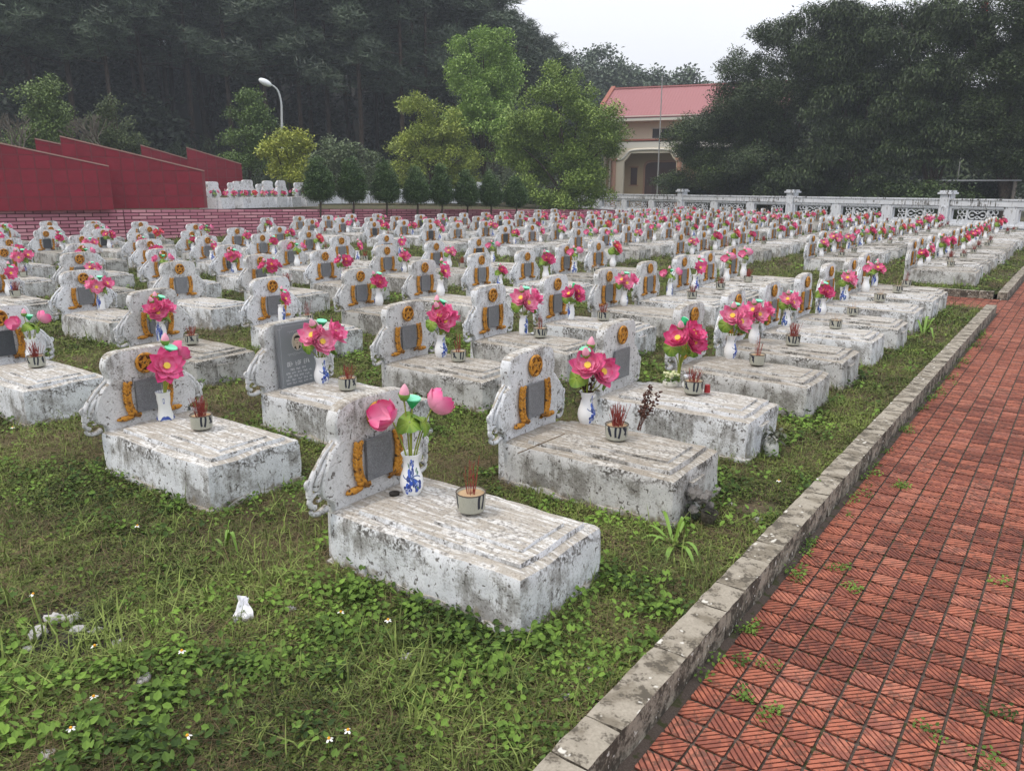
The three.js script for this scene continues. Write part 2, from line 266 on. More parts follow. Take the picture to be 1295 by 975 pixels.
{ // terrace surface behind the brick wall
  const pos = [], idx = [], uv = [], K = 9;
  for (let i = 0; i < 4; i++) for (let k = 0; k <= K; k++) { const d = 0.16 + k * 3.4, x = BW[i].x - d * 0.95, z = BW[i].z - d * 0.3, y = BWtop[i] - 0.03 + k * 0.075; pos.push(x, y, z); uv.push(x / 3, z / 3); }
  for (let i = 0; i < 3; i++) for (let k = 0; k < K; k++) { const a = i * (K + 1) + k, b = a + 1, c = a + K + 1, d = c + 1; idx.push(a, c, b, b, c, d); }
  const g = new THREE.BufferGeometry(); g.setAttribute('position', new THREE.BufferAttribute(new Float32Array(pos), 3)); g.setAttribute('uv', new THREE.BufferAttribute(new Float32Array(uv), 2)); g.setIndex(idx); g.computeVertexNormals();
  struct(mesh('terrace_ground', g, M.lawn), 'raised ground behind the pink brick wall');
}
// ───────────── pink brick retaining wall ─────────────
{
  const W = thing('brick_wall', 'low pink brick retaining wall below the red tiled panels', 'wall', [0, 0, 0]);
  const r = rng(77), rows = 10, bricks = [], mats = [0xcc8a98, 0xc07c8c, 0xd498a2, 0xb67282].map(c => mat(c, 0.8, { bumpMap: clayTex.bump, bumpScale: 0.004 }));
  const core = [];
  for (let i = 0; i < 3; i++) {
    const A = BW[i], B = BW[i + 1], d = B.clone().sub(A), L = d.length(), ang = Math.atan2(-d.z, d.x), t = d.clone().normalize(), back = V(t.z, 0, -t.x).multiplyScalar(-1);
    const off = V(-t.z, 0, t.x); if (off.x > 0) off.negate();     // away from the graves
    const p = [], q = (s, y, o) => { const e = A.clone().addScaledVector(d, s).addScaledVector(off, o); return [e.x, y, e.z]; };
    const quad = (a, b, c, e) => p.push(...a, ...b, ...c, ...a, ...c, ...e);
    quad(q(0, -0.1, 0.012), q(1, -0.1, 0.012), q(1, BWtop[i + 1] - 0.01, 0.012), q(0, BWtop[i] - 0.01, 0.012)); quad(q(0, BWtop[i] - 0.01, 0.012), q(1, BWtop[i + 1] - 0.01, 0.012), q(1, BWtop[i + 1] - 0.01, 0.2), q(0, BWtop[i] - 0.01, 0.2)); quad(q(0, -0.1, 0.2), q(1, -0.1, 0.2), q(1, BWtop[i + 1] - 0.01, 0.2), q(0, BWtop[i] - 0.01, 0.2));
    const g = new THREE.BufferGeometry(); g.setAttribute('position', new THREE.BufferAttribute(new Float32Array(p), 3)); g.computeVertexNormals(); core.push(boxUV(g, 0.5));
    for (let k = 0; k < rows; k++) for (let s = (k % 2) * -0.21; s < L; s += 0.42) {
      const s0 = Math.max(0, s), s1 = Math.min(L, s + 0.42); if (s1 - s0 < 0.05) continue; const m = (s0 + s1) / 2, h = mix(BWtop[i], BWtop[i + 1], m / L) / rows, c = A.clone().addScaledVector(t, m);
      bricks.push({ x: c.x, y: h * (k + 0.5), z: c.z, w: s1 - s0 - 0.028, h: h - 0.026, ang, sl: Math.atan2(BWtop[i + 1] - BWtop[i], L) * (k + 1) / rows, off, d: c.lengthSq() - k * 12 });
    }
  }
  mesh('mortar', merge(core), mat(0x5a3038, 0.95), W);
  const unit = toCreasedNormals(roundBox(1, 1, 1, 1, 1, 1, 0.0), 0.5).translate(0, -0.5, 0); const rest = [[], [], [], []];
  const vis = b => { const [px, py] = toPix(V(b.x, b.y, b.z)); return px > -20 && px < 800; };
  bricks.sort((a, b) => (vis(b) - vis(a)) || a.d - b.d).forEach((b, k) => {
    const m = Math.floor(r() * 4), o = new THREE.Mesh(unit, mats[m]); o.position.set(b.x + b.off.x * 0.01, b.y, b.z + b.off.z * 0.01); o.rotation.set(0, b.ang, b.sl, 'YXZ'); o.scale.set(b.w, b.h, 0.035 + r() * 0.006);
    if (k < 300) { o.name = 'brick'; o.castShadow = o.receiveShadow = true; W.add(o); } else { o.updateMatrix(); rest[m].push(unit.clone().applyMatrix4(o.matrix)); }
  });
  rest.forEach((l, m) => { if (l.length) mesh('bricks', merge(l), mats[m], W).userData.kind = 'stuff'; });
}
// ───────────── red tiled memorial panels ─────────────
{
  const redTex = pair(256, 256, (u, v) => { const f = fb(u, v, 64, 64, 14, 3), m = fb(u, v, 6, 6, 24, 4); return lerp3(lerp3([136, 18, 42, 0.5], [150, 24, 50, 0.6], f), [122, 14, 38, 0.48], m); });
  const mats = [0xffffff, 0xf7f3f3, 0xf0eaea].map(c => mat(c, 0.68, { map: redTex.map, bumpMap: redTex.bump, bumpScale: 0.002 })), grout = mat(0x7e4448, 0.95), cap = mat(0xa8857c, 0.95);
  function panel(label, pL, pR, d0, d1, yb) { // pL, pR: pixels of the upper corners, d0, d1 their distances
    const A = spot(pL[0], pL[1], d0), B = spot(pR[0], pR[1], d1), L = Math.hypot(B.x - A.x, B.z - A.z);
    const T = thing('memorial_panel', label, 'memorial wall', [A.x, yb, A.z], Math.atan2(-(B.z - A.z), B.x - A.x), 'red tiled memorial panels'), hA = A.y - yb, hB = B.y - yb, top = x => mix(hA, hB, x / L), r = rng(Math.round(pL[0]) + 500);
    const sh = new THREE.Shape([new THREE.Vector2(0, 0), new THREE.Vector2(L, 0), new THREE.Vector2(L, hB), new THREE.Vector2(0, hA)]);
    mesh('slab', boxUV(new THREE.ExtrudeGeometry(sh, { depth: 0.22, bevelEnabled: false }).translate(0, 0, -0.22), 1), grout, T);
    const s = 0.37;
    for (let x = 0; x < L; x += s) for (let y = 0; y < hA; y += s) {
      const x1 = Math.min(L, x + s) - 0.014, x0 = x + 0.014; if (x1 - x0 < 0.05) continue; const t0 = Math.min(y + s - 0.012, top(x0) - 0.012), t1 = Math.min(y + s - 0.012, top(x1) - 0.012); if (t0 < y + 0.04) continue;
      const q = new THREE.Shape([new THREE.Vector2(x0, y + 0.012), new THREE.Vector2(x1, y + 0.012), new THREE.Vector2(x1, Math.max(y + 0.02, t1)), new THREE.Vector2(x0, t0)]);
      mesh('tile', boxUV(new THREE.ExtrudeGeometry(q, { depth: 0.012 + r() * 0.004, bevelEnabled: false }).translate(0, 0, 0.001), 0.7, r() * 5, r() * 5), mats[Math.floor(r() * 3)], T);
    }
    const c = new THREE.BoxGeometry(Math.hypot(L, hA - hB), 0.035, 0.27).rotateZ(Math.atan2(hB - hA, L)).translate(L / 2, (hA + hB) / 2 + 0.018, -0.1); mesh('coping', boxUV(c, 1), cap, T);
  }
  const tb = 1.0;
  panel('front dark red tiled panel with sloping top at the terrace edge', [-190, 142], [137, 211], 25.6, 25.7, tb - 0.02);
  panel('long dark red tiled panel just behind the front panel', [75, 173], [258, 217], 26.6, 26.6, tb - 0.02);
  panel('small red tiled panel end showing behind the long panel', [43, 176], [90, 186], 28.6, 28.6, tb);
  panel('dark red tiled panel rising behind the long panel', [177, 184], [262, 209], 37, 37, 1.25);
  panel('dark red tiled panel beside the leafy tree at the back', [235, 187], [305, 208], 36.2, 36.2, 1.25);
}
// ───────────── white boundary wall ─────────────
{
  const A = V(4.07, 0, -29.0), B = V(-26.5, 0, -41.98), L = A.distanceTo(B), W = thing('boundary_wall', 'white balustrade wall with pierced panels and capped posts', 'wall', [A.x, 0, A.z], Math.atan2(-(B.z - A.z), B.x - A.x));
  const bay = 2.3, n = Math.floor(L / bay); // local x runs along the wall, -z faces the graves
  mesh('base_course', boxUV(box(L, 0.28, 0.26, L / 2, 0.13, 0), 8), M.wall, W); mesh('base_ledge', boxUV(box(L, 0.07, 0.36, L / 2, 0.3, 0), 8, 2), M.wall, W);
  mesh('coping', boxUV(box(L, 0.2, 0.24, L / 2, 1.06, 0), 8, 3), M.wall, W); mesh('coping_edge', boxUV(box(L, 0.05, 0.3, L / 2, 1.185, 0), 8, 4), M.wall, W);
  const postG = merge([boxUV(roundBox(0.36, 1.36, 0.36, 2, 6, 2, 0.01), 8), boxUV(roundBox(0.5, 0.07, 0.5, 1, 1, 1, 0.01).translate(0, 1.36, 0), 8), boxUV(roundBox(0.42, 0.07, 0.42, 1, 1, 1, 0.02).translate(0, 1.43, 0), 8)]);
  const arch = new THREE.Shape(); arch.moveTo(-0.1, 0.36); arch.lineTo(0.1, 0.36); arch.lineTo(0.1, 0.86); arch.absarc(0, 0.86, 0.1, 0, Math.PI); arch.lineTo(-0.1, 0.36);
  const inner = new THREE.Path(); inner.moveTo(-0.065, 0.4); inner.lineTo(0.065, 0.4); inner.lineTo(0.065, 0.85); inner.absarc(0, 0.85, 0.065, 0, Math.PI); inner.lineTo(-0.065, 0.4); arch.holes.push(inner);
  const archG = boxUV(new THREE.ExtrudeGeometry(arch, { depth: 0.03, bevelEnabled: false }).translate(0, 0, -0.207), 8);
  const pierG = boxUV(roundBox(0.36, 0.64, 0.2, 1, 1, 1, 0.005).translate(0, 0.33, 0), 8);
  // one pierced panel: frame with crossed corner blocks and paired open rings
  const fr = []; const bw = bay - 0.36;
  fr.push(box(bw, 0.1, 0.16, 0, 0.385, 0), box(bw, 0.09, 0.16, 0, 0.92, 0), box(0.07, 0.45, 0.16, -bw / 2 + 0.035, 0.655, 0), box(0.07, 0.45, 0.16, bw / 2 - 0.035, 0.655, 0));
  const lat = [], cx = 0.36;
  for (const x of [-1.5, 1.5]) { for (const a of [0, 1, 2, 3]) { const q = new THREE.TorusGeometry(0.075, 0.022, 5, 8).rotateZ(0.4).translate(x * cx + [-.085, .085, .085, -.085][a], 0.655 + [-.1, -.1, .1, .1][a], 0); lat.push(q); } }
  for (const x of [-0.5, 0.5]) lat.push(new THREE.TorusGeometry(0.13, 0.028, 6, 14, x < 0 ? 5.3 : 5.3).rotateZ(x < 0 ? 0.5 : 3.64).translate(x * cx, 0.655, 0), box(0.09, 0.05, 0.06, x * cx, 0.655, 0));
  lat.push(box(0.06, 0.43, 0.06, -cx, 0.655, 0), box(0.06, 0.43, 0.06, cx, 0.655, 0), new THREE.TorusGeometry(0.05, 0.018, 5, 8).translate(0, 0.74, 0), new THREE.TorusGeometry(0.05, 0.018, 5, 8).translate(0, 0.57, 0), box(bw, 0.045, 0.05, 0, 0.46, 0), box(bw, 0.045, 0.05, 0, 0.852, 0));
  const frG = boxUV(merge(fr), 8), latG = boxUV(merge(lat), 8), brok = boxUV(merge(lat.slice(0, 4).concat(lat.slice(8, 9), lat.slice(-2))), 8);
  const r = rng(91);
  for (let k = 0; k < n; k++) {
    const x = k * bay + bay / 2, f = mesh('panel_frame', frG, M.wall, W); f.position.x = x; const l = mesh('lattice', r() < 0.2 ? brok : latG, M.wall, W); l.position.x = x;
  }
  for (let k = 0; k <= n; k++) { const post = k % 3 === 1; const o = mesh(post ? 'post' : 'pier', post ? postG : pierG, M.wall, W); o.position.x = k * bay; if (post) mesh('post_arch', archG, M.wall, W).position.x = k * bay; }
}
const wallZ = x => -32.6 + (x + 4.4) * 0.4245;
// ───────────── house with red roof ─────────────
{
  const C = spot(826, 240, 58), T = thing('house', 'cream house with pink red roof and arched porch behind the boundary wall', 'house', [C.x, 0.55, C.z], 0.28);
  const cream = mat(0xe2d8c0, 0.9, { bumpMap: wallTex.bump, bumpScale: 0.01 }), white = mat(0xd8d4c8, 0.85), trim = mat(0xb48a72, 0.85), dark = mat(0x2c2624, 0.6), door = mat(0x4a2c24, 0.6), red = mat(0xa26e70, 0.9), redD = mat(0x9a5a48, 0.7);
  const M2 = 58 / FPX, X = px => (px - 826) * M2, Y = py => (240 - py) * M2 + EYE - 0.3 - 0.55;   // picture sizes at the house's distance
  const w0 = X(758), w1 = X(960), yb = -0.6;
  const wallG = []; const yE = Y(160), yB = Y(183), yW = Y(191);
  // upper wall with window opening
  const sh = new THREE.Shape([[w0, yW], [w1, yW], [w1, yE], [w0, yE]].map(a => new THREE.Vector2(...a))); const win = (a, b, c, d) => new THREE.Path([[a, c], [b, c], [b, d], [a, d]].map(q => new THREE.Vector2(...q)));
  for (const o of [0, 70]) sh.holes.push(win(X(819 + o), X(840 + o), Y(179), Y(168)));
  mesh('upper_wall', boxUV(new THREE.ExtrudeGeometry(sh, { depth: 0.25, bevelEnabled: false }).translate(0, 0, -1.3), 8), cream, T);
  for (const o of [0, 70]) { const w = mesh('window', boxUV(box(X(840) - X(819), Y(168) - Y(179), 0.04, X(829.5 + o), Y(173.5), -1.15), 2), dark, T); mesh('window_bar', box(0.05, Y(168) - Y(179), 0.06, X(829.5 + o), Y(173.5), -1.12), white, w); mesh('window_frame', merge([box(X(842) - X(817), 0.07, 0.1, X(829.5 + o), Y(167.5), -1.04), box(X(842) - X(817), 0.07, 0.1, X(829.5 + o), Y(179.6), -1.04)]), white, w); }
  mesh('ledge', merge([box(w1 - w0, 0.12, 1.6, (w0 + w1) / 2, yB + 0.07, -0.5)]), redD, T); mesh('balcony_band', box(w1 - w0, Y(184) - Y(191), 1.5, (w0 + w1) / 2, (Y(184) + Y(191)) / 2, -0.5), white, T);
  // porch front with a wide flattened arch
  const a0 = X(790), a1 = X(853), pf = new THREE.Shape([[X(772), yb], [a0, yb], [a0, Y(207)], [X(794), Y(203)], [X(798), Y(197)], [X(845), Y(197)], [X(849), Y(203)], [a1, Y(207)], [a1, yb], [X(860), yb], [X(860), yW], [X(772), yW]].map(a => new THREE.Vector2(...a)));
  mesh('porch_front', boxUV(new THREE.ExtrudeGeometry(pf, { depth: 0.3, bevelEnabled: false }).translate(0, 0, -0.05), 8), cream, T);
  const arcp = [[X(774), Y(204)], [X(787), Y(204)], [X(791), Y(201)], [X(795), Y(196)], [X(799), Y(194)], [X(844), Y(194)], [X(848), Y(196)], [X(852), Y(201)], [X(858), Y(204)]].map(a => V(a[0], a[1], 0.27)); mesh('arch_moulding', tube(arcp, 0.09, 0.09, 40, 6), white, T);
  mesh('column', merge([new THREE.CylinderGeometry(0.17, 0.19, Y(205) - yb, 14).translate(X(857), (Y(205) + yb) / 2, 0.42), box(0.5, 0.15, 0.5, X(857), Y(204), 0.42)]), trim, T);
  mesh('column', merge([new THREE.CylinderGeometry(0.17, 0.19, Y(205) - yb, 14).translate(X(778), (Y(205) + yb) / 2, 0.42), box(0.5, 0.15, 0.5, X(778), Y(204), 0.42)]), trim, T);
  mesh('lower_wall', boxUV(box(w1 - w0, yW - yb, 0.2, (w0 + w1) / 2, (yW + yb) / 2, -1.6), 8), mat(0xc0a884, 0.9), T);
  const dsh = (i) => { const s = new THREE.Shape(), x0 = X(811) - i, x1 = X(853) + i, y1 = Y(214), yt = Y(207) + i; s.moveTo(x0, yb); s.lineTo(x1, yb); s.lineTo(x1, y1); s.quadraticCurveTo(x1, yt, x1 - 0.5, yt); s.lineTo(x0 + 0.5, yt); s.quadraticCurveTo(x0, yt, x0, y1); s.lineTo(x0, yb); return s; };
  const dr = mesh('door', new THREE.ExtrudeGeometry(dsh(0), { depth: 0.06, bevelEnabled: false }).translate(0, 0, -1.49), door, T); const ds = dsh(0.13); ds.holes.push(new THREE.Path(dsh(0).getPoints(8))); mesh('door_frame', new THREE.ExtrudeGeometry(ds, { depth: 0.12, bevelEnabled: false }).translate(0, 0, -1.49), trim, dr);
  for (let k = 0; k < 4; k++) mesh('door_panel', box(0.36, 1.5, 0.03, X(816.5 + k * 10.4), 0.4, -1.41), k % 2 ? door : mat(0x5a382c, 0.6), dr);
  const sw = mesh('window', box(X(801) - X(793), Y(213) - Y(234), 0.05, X(797), Y(223.5), -1.47), door, T); mesh('window_frame', merge([box(0.7, 0.08, 0.08, X(797), Y(212.5), -1.45), box(0.7, 0.08, 0.08, X(797), Y(234.5), -1.45)]), trim, sw);
  // roof
  const rw0 = X(752), rw1 = X(975), ye = Y(158), yr = Y(117), zr = -5.2;
  mesh('fascia', box(rw1 - rw0, 0.34, 0.2, (rw0 + rw1) / 2, ye + 0.05, 0.05), white, T); mesh('soffit', box(rw1 - rw0, 0.06, 1.3, (rw0 + rw1) / 2, ye - 0.1, -0.6), white, T);
  const rp = []; const nR = 60; for (let k = 0; k < nR; k++) { const x = mix(rw0, rw1, (k + 0.5) / nR), w = (rw1 - rw0) / nR; rp.push(new THREE.BoxGeometry(w * 0.42, 0.04, Math.hypot(yr - ye, zr) + 0.3).rotateX(Math.atan2(yr - ye, -zr)).translate(x, (ye + yr) / 2 + 0.24, zr / 2)); }
  const roof = mesh('roof', merge([new THREE.BoxGeometry(rw1 - rw0, 0.08, Math.hypot(yr - ye, zr) + 0.4).rotateX(Math.atan2(yr - ye, -zr)).translate((rw0 + rw1) / 2, (ye + yr) / 2 + 0.19, zr / 2), new THREE.BoxGeometry(rw1 - rw0, 0.08, Math.hypot(yr - ye, zr) + 0.4).rotateX(-Math.atan2(yr - ye, -zr)).translate((rw0 + rw1) / 2, (ye + yr) / 2 + 0.19, zr * 1.5)]), red, T);
  mesh('roof_ribs', merge(rp), red, roof); mesh('ridge_cap', box(rw1 - rw0 + 0.1, 0.12, 0.35, (rw0 + rw1) / 2, yr + 0.26, zr), redD, roof);
  const gs = new THREE.Shape([[0, ye], [2 * zr, ye], [zr, yr + 0.1]].map(a => new THREE.Vector2(-a[0], a[1]))); mesh('gable', new THREE.ExtrudeGeometry(gs, { depth: 0.2, bevelEnabled: false }).rotateY(Math.PI / 2).translate(w0, 0, 0), cream, T); mesh('verge', new THREE.BoxGeometry(0.3, 0.2, Math.hypot(yr - ye, zr) + 0.5).rotateX(Math.atan2(yr - ye, -zr)).translate(rw0, (ye + yr) / 2 + 0.28, zr / 2), redD, roof);
  mesh('side_wall', boxUV(box(0.2, yE - yb, 9, w0 + 0.1, (yE + yb) / 2, -5.8), 8), cream, T);
  const fp = spot(831, 250, 50), ft = spot(835, 96, 50); tag(mesh('flagpole', bar(V(fp.x, 0.2, fp.z), V(fp.x, ft.y, fp.z), 0.05, 0.03, 8), mat(0x9a9a98, 0.5)), 'thin bare grey flagpole in front of the cream house', 'flagpole');
}
{ // small open shelter behind the wall at the right
  const C = spot(1236, 262, 37.5), T = thing('shelter', 'low open shelter under the trees behind the boundary wall', 'shelter', [C.x, 0, C.z], 0.3), w = mat(0xffffff, 0.95, { map: concTex.map }), g = mat(0x8a8e90, 0.6);
  mesh('back_wall', boxUV(box(2.5, 1.8, 0.12, 0, 0.9, -3.0), 2), w, T); for (const x of [-1.25, 1.25]) mesh('side_wall', boxUV(box(0.12, 1.8, 2.9, x, 0.9, -1.5), 2), w, T);
  mesh('roof', boxUV(box(2.8, 0.06, 3.3, 0, 1.86, -1.5), 2), g, T); for (const x of [-1.2, 1.2]) mesh('post', bar(V(x, 0, 0.05), V(x, 1.83, 0.05), 0.05, 0.05, 8), mat(0x77716a, 0.9), T);
}
{ // street lamp
  const b = spot(357, 235, 38), t = spot(356, 150, 38), e = spot(331, 102, 38), T = thing('street_lamp', 'curved white street lamp above the yellow green tree', 'street lamp', [b.x, 1.3, b.z]), g = mat(0xb8bcbc, 0.5), L = p => p.clone().sub(T.position);
  const tl = L(t), el = L(e), m1 = L(spot(355, 128, 38)), m2 = L(spot(350, 113, 38)), m3 = L(spot(341, 106, 38));
  mesh('pole', bar(V(0, 0, 0), V(tl.x, tl.y, tl.z), 0.075, 0.05, 10), g, T); mesh('arm', tube([V(tl.x, tl.y, tl.z), m1, m2, m3], 0.05, 0.035, 20, 8), g, T);
  const h = new THREE.SphereGeometry(0.5, 14, 10).scale(0.62, 0.28, 0.36).rotateZ(-0.45); h.rotateY(YAW); h.translate(mix(m3.x, el.x, 0.6), mix(m3.y, el.y, 0.45), mix(m3.z, el.z, 0.6)); mesh('lamp_head', h, mat(0xdfe4e6, 0.35), T);
}
// ───────────── graves ─────────────
const GV = {}; // shared geometries by level of detail and variant
function headProfile(w = 1) { // half outline, z outwards, y up; mirrored
  const h = [[0.235, 0.0], [0.238, 0.24], [0.245, 0.285], [0.296, 0.325], [0.300, 0.39], [0.282, 0.45], [0.250, 0.505], [0.208, 0.54], [0.216, 0.59], [0.222, 0.63], [0.206, 0.675], [0.168, 0.697], [0.08, 0.705]];
  return [...h, ...h.map(p => [-p[0], p[1]]).reverse()].map(p => new THREE.Vector2(p[0] * w, p[1]));
}
function scrollGeo(side, lod) { // acanthus leaf and volutes on the edge of the headstone
  const o = [], S = (pts, r0, r1, n) => o.push(tube(pts.map(p => V(0.03 + (p[2] || 0), p[1], (p[0] > 0.236 ? 0.236 + (p[0] - 0.236) * 1.45 : p[0] - 0.02) * side)), r0 * 1.15, r1 * 1.1, lod ? 7 : n, lod ? 4 : 6));
  const sp = []; for (let k = 0; k <= 12; k++) { const a = -1.2 + k * 0.52, r = 0.036 - k * 0.0022; sp.push([0.292 + Math.cos(a) * r, 0.318 + Math.sin(a) * r]); } S(sp, 0.013, 0.006, 22);
  S([[0.262, 0.262], [0.292, 0.252], [0.318, 0.262], [0.322, 0.28]], 0.016, 0.008, 10);
  S([[0.322, 0.335], [0.318, 0.39], [0.298, 0.44], [0.268, 0.49], [0.236, 0.545]], 0.013, 0.009, 14); S([[0.30, 0.36], [0.292, 0.41, 0.012], [0.268, 0.46, 0.012], [0.238, 0.51]], 0.014, 0.006, 12); S([[0.282, 0.35], [0.27, 0.40, 0.014], [0.25, 0.45, 0.008]], 0.014, 0.006, 10); S([[0.327, 0.38], [0.332, 0.40], [0.322, 0.415]], 0.010, 0.006, 6);
  return merge(o);
}
function laurelGeo(side, lod) { // ochre branch beside the plaque: overlapping leaves on a J shaped stem
  const o = [], c = new THREE.CatmullRomCurve3([V(0, 0.52, 0.118), V(0, 0.46, 0.128), V(0, 0.39, 0.125), V(0, 0.335, 0.105), V(0, 0.315, 0.06)].map(p => V(0, p.y, p.z * side)));
  o.push(tube(c.getPoints(8), 0.013, 0.017, 8, 5)); const n = lod ? 4 : 9;
  for (let k = 0; k < n; k++) for (const s of [-1, 1]) { const t = (k + 0.4) / n * 0.85, p = c.getPointAt(t), d = c.getTangentAt(t); const g = new THREE.SphereGeometry(1, lod ? 5 : 7, lod ? 3 : 5).scale(0.011, 0.022, 0.0125); g.rotateX(-Math.atan2(d.z, d.y) * -1 + s * 0.5 + Math.PI); g.translate(p.x + 0.008, p.y, p.z + s * 0.012); o.push(g); }
  o.push(lump(new THREE.SphereGeometry(1, 8, 5).scale(0.014, 0.017, 0.055), 0.004, 40, side).translate(0.004, 0.312, 0.15 * side));
  return boxUV(merge(o), 0.4);
}
function starGeo() { const s = new THREE.Shape(); for (let k = 0; k < 10; k++) { const a = Math.PI / 2 + k * Math.PI / 5, r = k % 2 ? 0.018 : 0.046; s[k ? 'lineTo' : 'moveTo'](Math.cos(a) * r, Math.sin(a) * r); } s.closePath(); return boxUV(new THREE.ExtrudeGeometry(s, { depth: 0.004, bevelEnabled: true, bevelThickness: 0.006, bevelSize: 0.004, bevelSegments: 1 }).rotateY(Math.PI / 2), 0.3); }
function getG(lod, v) {
  const key = lod * 10 + v; if (GV[key]) return GV[key]; const s = v * 7.3 + 1, r = rng(v * 13 + 5), fin = [[30, 8, 16], [14, 5, 8], [5, 3, 4]][lod], ou = r() * 4, ov = 0.4 + r() * 1.2, o = {};
  const cr = g => toCreasedNormals(g, 0.75), bh = 0.262 + (r() - 0.5) * 0.02, amp = [0.011, 0.010, 0.008][lod];
  o.bh = bh;
  o.block = washUV(cr(lump(roundBox(1.02, bh, 0.58, ...fin, 0.022 + r() * 0.012).translate(0.51, 0, 0), amp, 5, s)), 0, ou, ov);
  const tier = r() < 0.5; o.tier = tier;
  o.slab = washUV(cr(lump(roundBox(0.84, 0.032, 0.46, fin[0] >> 1, 2, fin[2] >> 1, 0.012).translate(0.55, bh - 0.008, 0), 0.006, 7, s + 3)), 0, ou + 1.3, ov);
  o.panel = washUV(cr(lump(roundBox(0.44, 0.018, 0.30, 8 >> lod, 2, 6 >> lod, 0.006).translate(0.70, bh + 0.020, 0), 0.004, 9, s + 5)), 0, ou + 2.1, ov + 0.1);
  const hp = headProfile(); const sh = new THREE.Shape(new THREE.SplineCurve(hp.slice(1, 25)).getPoints(lod === 0 ? 64 : lod === 1 ? 34 : 22)); sh.lineTo(-0.245, 0); sh.lineTo(0.245, 0);
  let hg = new THREE.ExtrudeGeometry(sh, { depth: 0.05, bevelEnabled: lod < 2, bevelThickness: 0.008, bevelSize: 0.007, bevelSegments: 1, steps: lod ? 1 : 2 }).rotateY(Math.PI / 2);
  hg = lump(hg, lod < 2 ? 0.007 : 0.004, 9, s + 8); o.head = washUV(toCreasedNormals(hg, 0.6), 1, ou + 0.7, ov);
  o.scroll = [1, -1].map(d => washUV(lump(scrollGeo(d, lod), 0.003, 20, s), 1, ou + 3, ov));
  o.footPost = washUV(cr(lump(roundBox(0.035, bh - 0.06, 0.16, 1, 3, 3, 0.006).translate(1.022, 0, 0.03), 0.004, 9, s)), 0, ou + 0.2, ov);
  o.lip = washUV(cr(lump(roundBox(1.045, 0.045, 0.605, fin[0], 2, fin[2], 0.012).translate(0.51, 0, 0), 0.026, 7, s + 12)), 0, ou + 0.4, ov);
  return GV[key] = o;
}
const SH = {
  ring: boxUV(merge([new THREE.TorusGeometry(0.052, 0.0105, 8, 28).rotateY(Math.PI / 2)]), 0.3), disc: new THREE.CylinderGeometry(0.05, 0.05, 0.012, 24).rotateZ(Math.PI / 2), star: starGeo(),
  ringL: boxUV(new THREE.TorusGeometry(0.052, 0.0105, 5, 14).rotateY(Math.PI / 2), 0.3), discL: new THREE.CylinderGeometry(0.05, 0.05, 0.012, 12).rotateZ(Math.PI / 2),
  plaque: boxUV(roundBox(0.014, 0.19, 0.155, 1, 1, 1, 0.002), 0.4), laurel: [0, 1].map(l => [1, -1].map(d => laurelGeo(d, l)))
};
